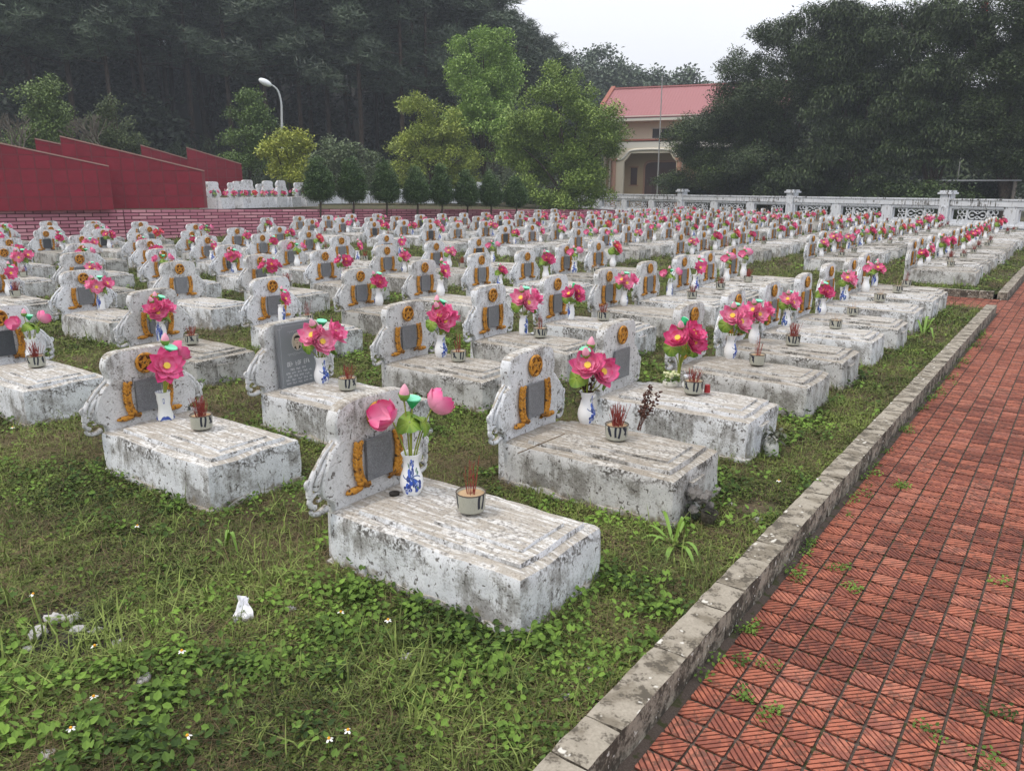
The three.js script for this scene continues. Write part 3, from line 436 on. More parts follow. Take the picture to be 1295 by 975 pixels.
const photoTex = (() => {
  const c = document.createElement('canvas'); c.width = 256; c.height = 384; const x = c.getContext('2d'), r = rng(3);
  x.fillStyle = '#7a7f83'; x.fillRect(0, 0, 256, 384); for (let i = 0; i < 2600; i++) { const q = 112 + r() * 32 | 0; x.fillStyle = `rgba(${q},${q + 3},${q + 7},0.5)`; x.fillRect(r() * 256, r() * 384, 2, 2); }
  x.strokeStyle = '#a4a8ab'; x.lineWidth = 2; x.strokeRect(14, 14, 228, 356); for (const [a, b] of [[14, 14], [242, 14], [14, 370], [242, 370]]) { x.beginPath(); x.arc(a, b, 16, 0, 7); x.stroke(); }
  x.beginPath(); for (let i = 0; i < 9; i++) { x.moveTo(66 + i * 13, 52 + (i % 2) * 8); x.quadraticCurveTo(74 + i * 13, 40, 84 + i * 13, 54); } x.stroke();
  x.fillStyle = '#c9c6bf'; x.beginPath(); x.ellipse(128, 112, 38, 50, 0, 0, 7); x.fill(); x.fillStyle = '#b3a996'; x.beginPath(); x.ellipse(128, 112, 34, 46, 0, 0, 7); x.fill();
  x.save(); x.beginPath(); x.ellipse(128, 112, 34, 46, 0, 0, 7); x.clip(); x.fillStyle = '#24211f'; x.beginPath(); x.ellipse(128, 166, 38, 30, 0, 0, 7); x.fill(); x.fillStyle = '#c8b7a2'; x.beginPath(); x.moveTo(116, 128); x.lineTo(140, 128); x.lineTo(136, 152); x.lineTo(128, 160); x.lineTo(120, 152); x.fill(); x.beginPath(); x.ellipse(128, 108, 17, 23, 0, 0, 7); x.fill(); x.fillStyle = '#1c1a19'; x.beginPath(); x.ellipse(128, 92, 20, 15, 0, Math.PI, 0); x.fill(); x.fillRect(109, 88, 4, 16); x.fillRect(143, 88, 4, 16); x.fillStyle = '#4a3c32'; x.fillRect(117, 104, 7, 2.5); x.fillRect(132, 104, 7, 2.5); x.fillRect(122, 120, 12, 2.5); x.fillRect(127, 109, 2, 6); x.restore();
  x.strokeStyle = '#a9adb0'; x.lineWidth = 2.2; for (let i = 0; i < 15; i++) { const a = 56 + i * 10; x.beginPath(); x.moveTo(a, 178 + Math.sin(i) * 7); x.quadraticCurveTo(a + 6, 162 + r() * 12, a + 13, 182 + r() * 10); x.stroke(); }
  x.strokeStyle = '#d6d8da'; const row = (y, h, n, x0, w) => { x.lineWidth = h > 20 ? 3.2 : 1.8; const s = w / n; for (let i = 0; i < n; i++) { if (i % 4 === 3) continue; const a = x0 + i * s; x.beginPath(); x.moveTo(a, y); x.lineTo(a, y - h * (0.8 + r() * 0.2)); if (r() < 0.6) { x.moveTo(a, y - h * 0.9); x.lineTo(a + s * 0.55, y - h * 0.9); } if (r() < 0.6) x.lineTo(a + s * 0.6, y); else { x.moveTo(a, y - h * 0.45); x.lineTo(a + s * 0.55, y - h * 0.45); } if (r() < 0.5) { x.moveTo(a, y); x.lineTo(a + s * 0.6, y); } x.stroke(); } };
  row(246, 26, 11, 50, 160); row(272, 10, 12, 70, 120); row(292, 10, 18, 40, 178); row(312, 10, 16, 50, 160); row(332, 10, 18, 36, 184); row(352, 10, 18, 40, 178);
  const t = new THREE.CanvasTexture(c); t.colorSpace = THREE.SRGBColorSpace; return t;
})();
M.photo = mat(0xffffff, 0.45, { map: photoTex });
M.pistil = mat(0xe0c246, 0.7);
const rG = rng(2024);
const graves = [];
function addGrave(x, z, opt = {}) {
  const dist = Math.hypot(x + 0.5, z), lod = dist < 7.5 ? 0 : dist < 15 ? 1 : 2, v = opt.v ?? Math.floor(rG() * (lod === 0 ? 5 : 5)), g = getG(lod, v), sc = 1 + (rG() - 0.5) * 0.05;
  const y0 = opt.y ?? GY - 0.015, T = thing('grave', opt.label, 'grave', [x, y0, z], (rG() - 0.5) * 0.035, opt.group); T.scale.set(1, sc, 1);
  const q = rG(), wm = M.washes[opt.tone ?? (q < 0.3 ? 0 : q < 0.6 ? 1 : q < 0.85 ? 2 : 3)], wh = M.washes[rG() < 0.6 ? 0 : 1]; T.rotation.x = (rG() - 0.5) * 0.016; T.rotation.z = (rG() - 0.5) * 0.016;
  mesh('block', g.block, wm, T); if (lod === 0) mesh('base_lip', g.lip, wm, T); const slab = mesh('top_slab', g.slab, wm, T); if (v !== 2 || lod === 0) mesh('raised_panel', g.panel, wm, slab);
  const hs = mesh('headstone', g.head, wh, T); hs.position.x = -0.045; if (v % 2 === 1) mesh('foot_pilaster', g.footPost, wm, T);
  for (const k of [0, 1]) mesh('scroll_ornament', g.scroll[k], wh, T).position.x = -0.05;
  const L = lod === 2 ? 1 : 0;
  if (opt.photo) { const pl = mesh('stone_plaque', new THREE.BoxGeometry(0.03, 0.46, 0.31), [M.photo, M.plaque, M.plaque, M.plaque, M.plaque, M.plaque], T); pl.position.set(0.05, 0.475, 0); pl.userData.label = 'grey engraved stone plaque with small oval portrait'; }
  else {
    const md = mesh('star_medallion', L ? SH.ringL : SH.ring, M.ochre, T); md.position.set(0.03, 0.622, 0); mesh('medallion_disc', L ? SH.discL : SH.disc, M.ochreDark, md).position.x = -0.008; mesh('star', SH.star, M.ochre, md).position.x = -0.002;
    const pl = mesh('plaque', SH.plaque, rG() < 0.12 || opt.dark ? M.plaqueDark : M.plaque, T); pl.position.set(0.03, 0.335, 0); if (opt.wide) pl.scale.set(1, 1.02, 1.35);
    if (!opt.wide) for (const k of [0, 1]) mesh('laurel_branch', SH.laurel[L][k], M.ochre, T).position.x = 0.022;
  }
  const rec = { x, z, T, top: y0 + (g.bh + 0.012) * sc, tier: y0 + (g.bh + 0.036) * sc, dist, lod, opt, turn: T.rotation.y }; graves.push(rec); return rec;
}
function local(rec, lx, lz) { const c = Math.cos(rec.turn), s = Math.sin(rec.turn); return [rec.x + lx * c + lz * s, rec.z - lx * s + lz * c]; }
const ordinal = ['', 'first', 'second', 'third', 'fourth', 'fifth', 'sixth', 'seventh', 'eighth', 'ninth', 'tenth'];
const rowName = c => `${ordinal[c]} row from the path`;
const CX = [0, -2.44, -4.38, -6.62, -8.9, -11.05, -13.2, -15.4, -17.6, -19.8, -22];
const NEAR = {
  1: [-2.31, -3.50, -4.58, -5.70, -6.68, -7.66, -8.62, -9.7, -10.75, -11.55],
  2: [-2.30, -3.36, -4.50, -5.62, -6.70, -7.78, -8.82, -9.82, -10.75, -11.6],
  3: [-2.42, -3.66, -4.92, -6.12, -7.18, -8.30, -9.34, -10.46, -11.45]
};
const special = {
  '1,0': { v: 0, tone: 0, label: 'whitewashed grave at the near corner of the path with thick peeling white paint', key: 'the peeling grave at the near path corner' },
  '1,1': { v: 3, tone: 2, label: 'grey stained grave beside the strap leaved plant and the dried grey bouquet', key: 'the stained grave beside the strap leaved plant' },
  '1,2': { v: 1, wide: true, label: 'white grave with wide grey plaque and low white bowl of flowers', key: 'the grave with the wide plaque' },
  '1,3': { v: 4, label: 'white grave with raised stepped top, next past the wide plaque grave', key: 'the stepped grave past the wide plaque' },
  '2,0': { v: 2, tone: 0, label: 'white grave with a large open magenta lotus in a four footed vase', key: 'the grave with the large open magenta lotus' },
  '2,1': { v: 1, photo: true, label: 'white grave with a tall grey engraved plaque and oval portrait', key: 'the grave with the oval portrait' },
  '2,2': { v: 3, tone: 2, label: 'white grave with black stained side, next past the portrait grave', key: 'the black stained grave past the portrait grave' },
  '2,3': { v: 4, label: 'white grave with a round white plate lying beside its vase', key: 'the grave with the white plate' },
  '3,0': { v: 2, label: 'pale grave with a brown worn top, third row from the path, nearest the open lawn', key: 'the brown topped end grave' }
};
function visible(x, z, m = 60) { const a = toPix(V(x, 0.1, z)), b = toPix(V(x + 1.05, 0.1, z)), c = toPix(V(x, 0.75, z)); const f = p => V(p[0], 0, p[1]); const inF = V(x, 0, z).dot(fwd) > 0.3; return inF && (a[0] > -m || b[0] > -m) && a[0] < 1295 + m; }
for (let c = 1; c < CX.length; c++) {
  let zs = NEAR[c];
  if (!zs) { zs = []; for (let z = -2.5 - (c * 0.37 % 0.5); z > -11.9; z -= 1.15) zs.push(z); }
  zs.forEach((z, k) => { const x = CX[c] - (c === 1 && k === 0 ? 0.045 : 0); if (x - 0.9 < brickX(z) || !visible(x, z, 260)) return; const s = special[`${c},${k}`]; const j = s || NEAR[c] ? 0 : 1; const rec = addGrave(x + (rG() - 0.5) * 0.06 * (1 + j), z + (rG() - 0.5) * 0.08 * j, s || { label: `weathered white grave in the ${rowName(c)}, before the cross path`, group: `graves in ${rowName(c)}` }); rec.c = c; rec.k = k; });
  for (let z = -14.55 - (c % 2) * 0.2; z > wallZ(CX[c]) + (c === 1 ? 3.4 : 1.5); z -= 1.12) { const x = CX[c]; if (x - 1.0 < brickX(z) || !visible(x, z)) continue; if (c === 2 && z > -15.3) continue; const rec = addGrave(x + (rG() - 0.5) * 0.08, z + (rG() - 0.5) * 0.1, { label: `weathered white grave in the ${rowName(c)}, beyond the cross path`, group: `far graves in ${rowName(c)}` }); rec.c = c; rec.far = true; }
}
console.log('graves', graves.length);
// ───────────── vases, flowers, incense pots ─────────────
const blueCanvas = (kind) => {
  const c = document.createElement('canvas'); c.width = 512; c.height = 256; const x = c.getContext('2d'), r = rng(kind * 9 + 4); x.fillStyle = kind === 2 ? '#d9dcda' : '#eef0f2'; x.fillRect(0, 0, 512, 256);
  const rose = (a, b, s) => { for (let k = 0; k < 5; k++) { const t = k * 1.26 + r(); x.fillStyle = ['#1f3f9a', '#2b52b8', '#16307c', '#3a63c8', '#1b3788'][k]; x.beginPath(); x.ellipse(a + Math.cos(t) * s * 0.55, b + Math.sin(t) * s * 0.55, s * 0.55, s * 0.42, t, 0, 7); x.fill(); } x.strokeStyle = '#dfe6f4'; x.lineWidth = 2; for (let k = 0; k < 4; k++) { x.beginPath(); x.arc(a + (r() - .5) * s, b + (r() - .5) * s, s * 0.3, r() * 6, r() * 6 + 2); x.stroke(); } };
  const cluster = (a) => { x.save(); x.translate(a, 0); x.scale(1.5, 1); x.translate(-a, 8); rose(a, 150, 24); rose(a + 30, 178, 22); rose(a - 18, 190, 20); rose(a + 8, 112, 15); x.strokeStyle = '#34508c'; x.lineWidth = 3; for (let k = 0; k < 7; k++) { const t = r() * 6.3; x.beginPath(); x.moveTo(a, 155); x.quadraticCurveTo(a + Math.cos(t) * 30, 155 + Math.sin(t) * 30, a + Math.cos(t + 0.4) * 52, 155 + Math.sin(t + 0.4) * 50); x.stroke(); } x.fillStyle = '#5c7f6a'; for (let k = 0; k < 4; k++) { const t = r() * 6.3; x.beginPath(); x.ellipse(a + Math.cos(t) * 44, 158 + Math.sin(t) * 42, 9, 4, t, 0, 7); x.fill(); } x.restore(); };
  if (kind < 2) { cluster(100); if (kind) cluster(356); } else { x.strokeStyle = '#2a4596'; x.lineWidth = 9; for (const y of [28, 60]) { x.beginPath(); x.moveTo(0, y); x.lineTo(512, y); x.stroke(); } for (let i = 0; i < 16; i++) { x.beginPath(); x.arc(i * 32 + 16, 44, 8, 0, 7); x.lineWidth = 4; x.stroke(); } x.lineWidth = 12; for (let i = 0; i < 4; i++) { x.beginPath(); x.moveTo(i * 128, 240); x.quadraticCurveTo(i * 128 + 20, 190, i * 128 + 64, 200); x.quadraticCurveTo(i * 128 + 108, 190, i * 128 + 128, 240); x.stroke(); x.lineWidth = 4; x.strokeRect(i * 128 + 54, 120, 16, 22); x.lineWidth = 12; } }
  const t = new THREE.CanvasTexture(c); t.colorSpace = THREE.SRGBColorSpace; t.wrapS = THREE.RepeatWrapping; return t;
};
const vaseMats = [0, 1, 2].map(k => new THREE.MeshPhysicalMaterial({ map: blueCanvas(k), roughness: 0.28, clearcoat: 0.5, clearcoatRoughness: 0.2, side: THREE.DoubleSide }));
const prof = l => l.map(p => new THREE.Vector2(p[0], p[1]));
const vaseG = [18, 10].map(n => [
  new THREE.LatheGeometry(prof([[0.001, 0.004], [0.03, 0], [0.034, 0.006], [0.043, 0.03], [0.0455, 0.05], [0.042, 0.075], [0.033, 0.1], [0.0285, 0.125], [0.030, 0.145], [0.0375, 0.163], [0.0375, 0.166], [0.034, 0.165], [0.026, 0.145], [0.025, 0.12], [0.001, 0.09]]), n),
  new THREE.LatheGeometry(prof([[0.001, 0.004], [0.036, 0], [0.036, 0.03], [0.037, 0.09], [0.033, 0.125], [0.026, 0.14], [0.027, 0.15], [0.034, 0.163], [0.031, 0.163], [0.023, 0.148], [0.022, 0.13], [0.001, 0.1]]), n),
  new THREE.LatheGeometry(prof([[0.001, 0.004], [0.042, 0], [0.044, 0.01], [0.033, 0.045], [0.029, 0.08], [0.033, 0.11], [0.032, 0.13], [0.037, 0.148], [0.034, 0.148], [0.028, 0.13], [0.001, 0.1]]), n)]);
function petalGeo(L, W, cup, ns, nt, cols) { // petal growing along +x from the origin, cupped upward
  const pos = [], uv = [], idx = [], t0 = [];
  for (let i = 0; i <= ns; i++) for (let j = 0; j <= nt; j++) { const s = i / ns, t = j / nt * 2 - 1, w = W * Math.pow(Math.sin(Math.PI * Math.pow(s * 0.985 + 0.012, 0.8)), 0.85) * (1 - 0.12 * s); const a = s * cup; const x = L * Math.sin(a) / Math.max(cup, 0.01), y = L * (1 - Math.cos(a)) / Math.max(cup, 0.01); pos.push(x, y + w * 0.55 * t * t * (1 - 0.3 * s), w * t); uv.push(s, t); t0.push(s); }
  for (let i = 0; i < ns; i++) for (let j = 0; j < nt; j++) { const a = i * (nt + 1) + j, b = a + 1, c = a + nt + 1, d = c + 1; idx.push(a, c, b, b, c, d); }
  const g = new THREE.BufferGeometry(); g.setAttribute('position', new THREE.BufferAttribute(new Float32Array(pos), 3)); g.setAttribute('uv', new THREE.BufferAttribute(new Float32Array(uv), 2)); g.setIndex(idx); g.computeVertexNormals();
  const A = new THREE.Color(cols[0]), B = new THREE.Color(cols[1]); return colorize(g, (k, i) => k.copy(A).lerp(B, t0[i] < 0.5 ? t0[i] * 0.6 : 0.3 + (t0[i] - 0.5) * 1.4));
}
M.petal = new THREE.MeshPhysicalMaterial({ vertexColors: true, roughness: 0.55, side: THREE.DoubleSide, transmission: 0.12, thickness: 0 });
M.leafP = mat(0xffffff, 0.6, { vertexColors: true }); M.stem = mat(0x8f9a3a, 0.6); M.pod = mat(0x1fae6c, 0.5); M.podTop = mat(0x7fe0b4, 0.5); M.calyx = mat(0x6f9a3c, 0.6); M.bud = mat(0xe9a4b8, 0.55); M.dry = mat(0x4b2f25, 0.95);
const pinks = [['#f7a9c8', '#dc3484'], ['#f58db8', '#d01f72'], ['#fac6d8', '#e65a98'], ['#f08a90', '#d83262']];
const blooms = [0, 1].map(lo => pinks.map((cols, ci) => [0.55, 1.15, 1.75].map((cup, oi) => { // open, half open, closed
  const out = [], r = rng(ci * 10 + oi + 1), ns = lo ? 3 : 6, nt = lo ? 2 : 4, layers = oi === 0 ? [[8, 0.084, 0.028, cup], [7, 0.076, 0.026, cup + 0.45], [5, 0.056, 0.021, cup + 0.95]] : oi === 1 ? [[8, 0.084, 0.028, cup], [7, 0.078, 0.026, cup + 0.4], [5, 0.056, 0.02, cup + 0.75]] : [[6, 0.088, 0.031, cup], [5, 0.088, 0.028, cup + 0.3]];
  layers.forEach(([n, L, W, c], l) => { for (let k = 0; k < n; k++) out.push(petalGeo(L * (0.92 + r() * 0.16), W * (0.95 + r() * 0.15), c + (r() - 0.5) * 0.2, ns, nt, cols).rotateX((r() - 0.5) * 0.3).rotateY(k / n * 6.283 + l * 0.45 + (r() - 0.5) * 0.2).translate(0, l * 0.004, 0)); });
  return out;
})));
const bloomMerged = blooms.map(a => a.map(b => b.map(l => merge(l))));
const pistilG = new THREE.CylinderGeometry(0.0135, 0.010, 0.02, 12).translate(0, 0.015, 0), podG = new THREE.CylinderGeometry(0.03, 0.004, 0.038, 16).translate(0, 0.019, 0), podTopG = new THREE.CylinderGeometry(0.0285, 0.030, 0.005, 16).translate(0, 0.041, 0);
const budG = new THREE.LatheGeometry(prof([[0.001, 0], [0.015, 0.012], [0.019, 0.026], [0.014, 0.045], [0.005, 0.06], [0.0005, 0.064]]), 12), calG = new THREE.LatheGeometry(prof([[0.001, -0.004], [0.014, 0.004], [0.021, 0.018], [0.0215, 0.027], [0.019, 0.024]]), 10);
const leafG = [0, 1, 2].map(k => { const g = new THREE.CircleGeometry(0.06, 20, 0, 6.283).rotateX(-Math.PI / 2), r = rng(k + 60), base = NI(new THREE.RingGeometry(0.004, 0.06, 20, 4).rotateX(-Math.PI / 2)), p = base.attributes.position; for (let i = 0; i < p.count; i++) { const x = p.getX(i), z = p.getZ(i), R = Math.hypot(x, z), a = Math.atan2(z, x); p.setY(i, -R * R * 9 * (0.5 + 0.6 * Math.sin(a * 2 + k * 2)) + 0.006 * Math.sin(a * 7 + k) * R / 0.06); } base.computeVertexNormals(); const A = new THREE.Color('#8fa83c'), B = new THREE.Color('#527c26'); return colorize(base, (c, i, q) => c.copy(A).lerp(B, clamp(Math.hypot(q.getX(i), q.getZ(i)) / 0.06 * 0.8 + 0.2 * Math.sin(Math.atan2(q.getZ(i), q.getX(i)) * 9)))); });
const dryG = (() => { const r = rng(44), o = []; for (let k = 0; k < 7; k++) { const a = V((r() - .5) * 0.02, 0.05, (r() - .5) * 0.02), b = V((r() - .5) * 0.06, 0.25 + r() * 0.1, (r() - .5) * 0.06); o.push(bar(a, b, 0.0025, 0.0015, 4)); for (let i = 0; i < 16; i++) { const t = 0.35 + r() * 0.65, c = a.clone().lerp(b, t); o.push(new THREE.OctahedronGeometry(0.008 + r() * 0.006).scale(1, 0.6, 0.7).rotateY(r() * 6).rotateX(r() * 6).translate(c.x + (r() - .5) * 0.03, c.y, c.z + (r() - .5) * 0.03)); } } return merge(o); })();
// bouquet parts are placed round the vase mouth; [kind, x, y, z, tilt azimuth, tilt, colour]
const BQ = [
  [['bloom', -0.035, 0.30, 0.06, 1.6, 1.0, 0, 2], ['bloom', 0.04, 0.315, -0.075, -1.2, 1.0, 0, 2], ['pod', 0.0, 0.325, -0.015, 0, 0.15], ['bud', -0.01, 0.36, 0.015, 0, 0.1], ['leaf', 0.02, 0.285, 0.02, 0.8, 0.6], ['leaf', 0.03, 0.275, -0.04, -0.6, 0.9]],
  [['bloom', 0.045, 0.27, 0.0, 0.1, 1.15, 1, 0], ['bloom', -0.02, 0.30, -0.09, -1.4, 1.0, 1, 2], ['pod', 0.0, 0.315, -0.055, -0.3, 0.4], ['bud', -0.01, 0.36, -0.045, -0.5, 0.1], ['leaf', 0.0, 0.24, -0.07, -1.0, 1.0]],
  [['bloom', 0.035, 0.285, 0.045, 0.8, 0.9, 0, 1], ['bloom', 0.03, 0.28, -0.045, -0.8, 0.9, 0, 1], ['pod', -0.02, 0.34, -0.03, -0.6, 0.4], ['bud', -0.02, 0.36, 0.01, 0, 0.1], ['leaf', 0.02, 0.225, -0.01, -0.5, 0.8]],
  [['bloom', 0.02, 0.28, 0.07, 1.5, 0.8, 1, 1], ['bloom', 0.05, 0.30, -0.02, 0.1, 0.9, 1, 1], ['bloom', 0.0, 0.285, -0.095, -1.5, 0.9, 1, 1], ['pod', -0.02, 0.34, -0.05, -1.2, 0.9], ['leaf', 0.02, 0.23, 0, 0, 0.7]],
  [['bloom', 0.04, 0.30, 0.03, 0.7, 1.0, 3, 0], ['bloom', 0.02, 0.295, -0.06, -1, 0.9, 3, 0], ['pod', 0, 0.34, 0, 0, 0.3], ['leaf', 0.01, 0.26, 0.03, 0.8, 0.8], ['leaf', 0.01, 0.24, -0.03, -0.8, 0.9]],
  [['bloom', 0.02, 0.285, 0.055, 1.3, 0.9, 2, 1], ['bloom', 0.045, 0.28, -0.06, -0.5, 1.0, 0, 1], ['leaf', 0.05, 0.255, 0.0, 0, 1.1], ['leaf', 0.03, 0.24, -0.03, -0.5, 1.2], ['pod', 0, 0.325, -0.02, 0, 0.2]],
  [['bloom', 0.03, 0.29, 0.05, 1.1, 0.9, 0, 1], ['leaf', 0.02, 0.29, -0.05, -0.8, 1.0], ['pod', 0, 0.34, 0.02, 1.2, 1.0], ['bud', 0.0, 0.36, -0.02, 0, 0.1]],
  [['bloom', 0.03, 0.27, 0.02, 0.8, 0.9, 1, 0], ['leaf', 0.02, 0.24, -0.03, -0.8, 1.0], ['leaf', 0.0, 0.25, 0.04, 0.9, 0.9], ['pod', -0.01, 0.32, -0.02, 0, 0.3]]
];
BQ.forEach((b, k) => { b.forEach(e => { if (e[0] === 'bloom' && e[7] === 0 && k !== 1) e[7] = 1; }); const c = [0, 1, 0, 1, 3, 2, 0, 1][k]; if (k > 1) b.push(['leaf', -0.02, 0.235, 0.065, 1.4, 1.1], ['leaf', 0.055, 0.215, -0.05, -0.9, 1.1]); if (k > 1) b.push(['bloom', 0.055, 0.255, 0.005 + (k % 3 - 1) * 0.03, 0.3, 1.2, c, 1], ['bud', 0.02, 0.335, 0.05, 1.2, 0.5]); });
const BQN = ['two closed pink lotuses', 'open magenta lotus', 'pink lotus bunch', 'large magenta lotus bunch', 'coral red lotus bunch', 'pale lotus bunch', 'small pink lotus bunch', 'small magenta lotus bunch'];
const orient = (o, az, tilt) => o.quaternion.setFromEuler(new THREE.Euler(0, -az + Math.PI / 2, 0)).multiply(new THREE.Quaternion().setFromEuler(new THREE.Euler(tilt, 0, 0)));
const bqProto = {};
function bouquetProto(k, lo) {
  const key = k * 2 + lo; if (bqProto[key]) return bqProto[key]; const near = !lo;
  return bqProto[key] = proto(g => {
    BQ[k].forEach((e, i) => {
      const [kind, x, y, z, az, tilt, col, op] = e; const P = V(x, y, z); let o;
      if (kind === 'bloom') { if (near) { o = new THREE.Group(); o.name = 'bloom'; g.add(o); blooms[0][col][op].forEach(p => mesh('petal', p, M.petal, o)); } else o = mesh('bloom', bloomMerged[1][col][op], M.petal, g); if (op < 2) mesh('pistil', pistilG, M.pistil, o); }
      else if (kind === 'pod') { o = mesh('seed_pod', podG, M.pod, g); mesh('pod_top', podTopG, M.podTop, o); }
      else if (kind === 'bud') { o = mesh('bud', budG, M.bud, g); mesh('calyx', calG, M.calyx, o); }
      else o = mesh('leaf', leafG[i % 3], M.leafP, g);
      o.position.copy(P); orient(o, az, tilt); if (kind === 'bloom') o.scale.setScalar(op === 2 ? 1.12 : 1.2); else if (kind === 'leaf') o.scale.setScalar(0.82);
      mesh('stem', tube([V(x * 0.05, 0.03, z * 0.05), V(x * 0.25, 0.15, z * 0.25), V(x * 0.8, y - 0.03, z * 0.8), P], 0.0032, 0.0028, lo ? 4 : 10, lo ? 3 : 6), M.stem, g);
    });
  });
}
const brushTex = (() => { const c = document.createElement('canvas'); c.width = 512; c.height = 128; const x = c.getContext('2d'), r = rng(8); x.fillStyle = '#a7a79a'; x.fillRect(0, 0, 512, 128); for (let i = 0; i < 2400; i++) { const q = 130 + r() * 60 | 0; x.fillStyle = `rgba(${q},${q},${q - 14},0.35)`; x.fillRect(r() * 512, r() * 128, 3, 3); } x.fillStyle = '#8e7452'; for (let i = 0; i < 60; i++) x.fillRect(r() * 512, 108 + r() * 18, 10 + r() * 20, 3); x.strokeStyle = '#1d2230'; x.scale(2.2, 1); for (const a of [20, 90, 150]) { x.lineWidth = 7; x.beginPath(); x.moveTo(a, 84); x.quadraticCurveTo(a - 4, 50, a + 10, 46); x.quadraticCurveTo(a + 20, 60, a + 10, 86); x.stroke(); for (let k = 0; k < 5; k++) { x.lineWidth = 3 + r() * 4; x.beginPath(); x.moveTo(a + 22 + r() * 20, 54 + r() * 10); x.quadraticCurveTo(a + 30 + r() * 20, 70 + r() * 10, a + 24 + r() * 26, 74 + r() * 14); x.stroke(); } x.lineWidth = 2.5; for (let k = 0; k < 3; k++) { x.beginPath(); x.moveTo(a + 24 + k * 8, 52); x.lineTo(a + 27 + k * 9, 38); x.stroke(); } } const t = new THREE.CanvasTexture(c); t.colorSpace = THREE.SRGBColorSpace; t.wrapS = THREE.RepeatWrapping; return t; })();
M.pot = mat(0xffffff, 0.5, { map: brushTex }); M.potRim = mat(0x4c4036, 0.6); M.sand = mat(0xb59a78, 1, { bumpMap: bedTex.bump, bumpScale: 0.004 }); M.stick = mat(0x8e3b34, 0.9); M.stickPale = mat(0xbfa690, 0.9);
const potG = [20, 10].map(n => ({ body: new THREE.LatheGeometry(prof([[0.001, 0], [0.050, 0], [0.0535, 0.005], [0.0555, 0.04], [0.058, 0.072], [0.054, 0.072], [0.053, 0.05], [0.001, 0.05]]), n), rim: new THREE.TorusGeometry(0.0565, 0.0028, 5, n).rotateX(Math.PI / 2).translate(0, 0.0725, 0), sand: new THREE.CircleGeometry(0.0535, n).rotateX(-Math.PI / 2).translate(0, 0.064, 0) }));
const sticksG = [[14, 0.03, 0.13, 0.3], [34, 0.045, 0.085, 0.6], [60, 0.045, 0.105, 0.5], [7, 0.05, 0.08, 0.9]].map(([n, sp, h, lean], k) => { const r = rng(k + 90), o = []; for (let i = 0; i < n; i++) { const a = V((r() - .5) * sp, 0.06, (r() - .5) * sp), l = h * (0.5 + r() * 0.6); o.push(bar(a, V(a.x + (r() - .5) * lean * l + a.x * 0.6, 0.06 + l, a.z + (r() - .5) * lean * l + a.z * 0.6), 0.0014, 0.0012, 3)); } return merge(o); });
const rV = rng(555);
function place(name, src, label, cat, x, y, z, turn, group) { const T = thing(name, label, cat, [x, y, z], turn, group); copyInto(src, T); return T; }
const vProto = {}, pProto = {};
const bqFix = { '1,0': [0, 0.19, -0.04, 0], '1,1': [6, 0.23, -0.225, 0], '1,2': [3, 0.36, -0.20, 0], '1,3': [5, 0.26, -0.2, 0], '2,0': [1, 0.15, -0.02, 2], '2,1': [5, 0.21, -0.07, 0], '2,2': [2, 0.28, -0.1, 0], '2,3': [5, 0.30, -0.1, 1] };
for (const g of graves) {
  const lo = g.lod > 0 ? 1 : 0, fx = bqFix[`${g.c},${g.k}`], name = special[`${g.c},${g.k}`]?.key ?? `grave, ${rowName(g.c)}, ${g.far ? 'beyond' : 'before'} cross path`, grp = special[`${g.c},${g.k}`] ? undefined : ` on ${rowName(g.c)}${g.far ? ' beyond the cross path' : ''}`;
  if (!fx && rV() < 0.07) continue;
  if (g.c === 3 && g.k === 0) { }
  const kind = fx ? fx[3] : rV() < 0.25 ? 1 : 0, bk = fx ? fx[0] : Math.floor(rV() * 8), [x, z] = local(g, fx ? fx[1] : 0.15 + rV() * 0.1, fx ? fx[2] : (rV() - 0.62) * 0.34), y = fx && fx[1] > 0.3 || true ? g.top + 0.006 : g.top;
  const sc = 0.95 + rV() * 0.2, turn = fx ? 0 : (rV() - 0.5) * 1.0;
  const low = fx && g.c === 1 && g.k === 2;
  if (!low) { const v = tag(mesh('vase', vaseG[lo][kind], vaseMats[kind]), `${kind === 2 ? 'flared' : kind ? 'straight' : 'rounded'} white and blue vase on ${name}`, 'vase', grp && 'vases' + grp); v.position.set(x, y, z); v.rotation.y = fx ? (g.c === 1 && g.k === 0 ? -0.5 : 0.3) : rV() * 6; v.scale.setScalar(fx ? 1.16 : sc * 1.08); }
  const b = place('lotus_bouquet', bouquetProto(bk, lo), `${BQN[bk]} on ${name}`, 'flowers', x, y, z, turn, grp && 'bouquets' + grp); b.scale.setScalar(fx ? 1.2 : sc * (0.84 + rV() * 0.2));
  if (!lo || rV() < 0.7) {
    const pk = fx ? [0, 2, 1, 0][(g.k + (g.c === 2 ? 1 : 0)) % 4] : Math.floor(rV() * 4), P = pProto[pk * 2 + lo] ??= proto(q => { const body = mesh('bowl', potG[lo].body, M.pot, q); mesh('rim', potG[lo].rim, M.potRim, body); mesh('sand', potG[lo].sand, M.sand, q); mesh('incense_sticks', sticksG[pk], pk === 3 ? M.stickPale : M.stick, q); });
    const [qx, qz] = local(g, fx ? (g.c === 1 && g.k === 0 ? 0.56 : 0.55) : 0.5 + rV() * 0.12, fx ? 0.0 : (rV() - 0.5) * 0.1);
    const p = place('incense_pot', P, `grey incense pot on ${name}`, 'incense pot', qx, g.tier + 0.014, qz, rV() * 6, grp && 'incense pots' + grp); p.scale.setScalar(1.02 + rV() * 0.12);
  }
}
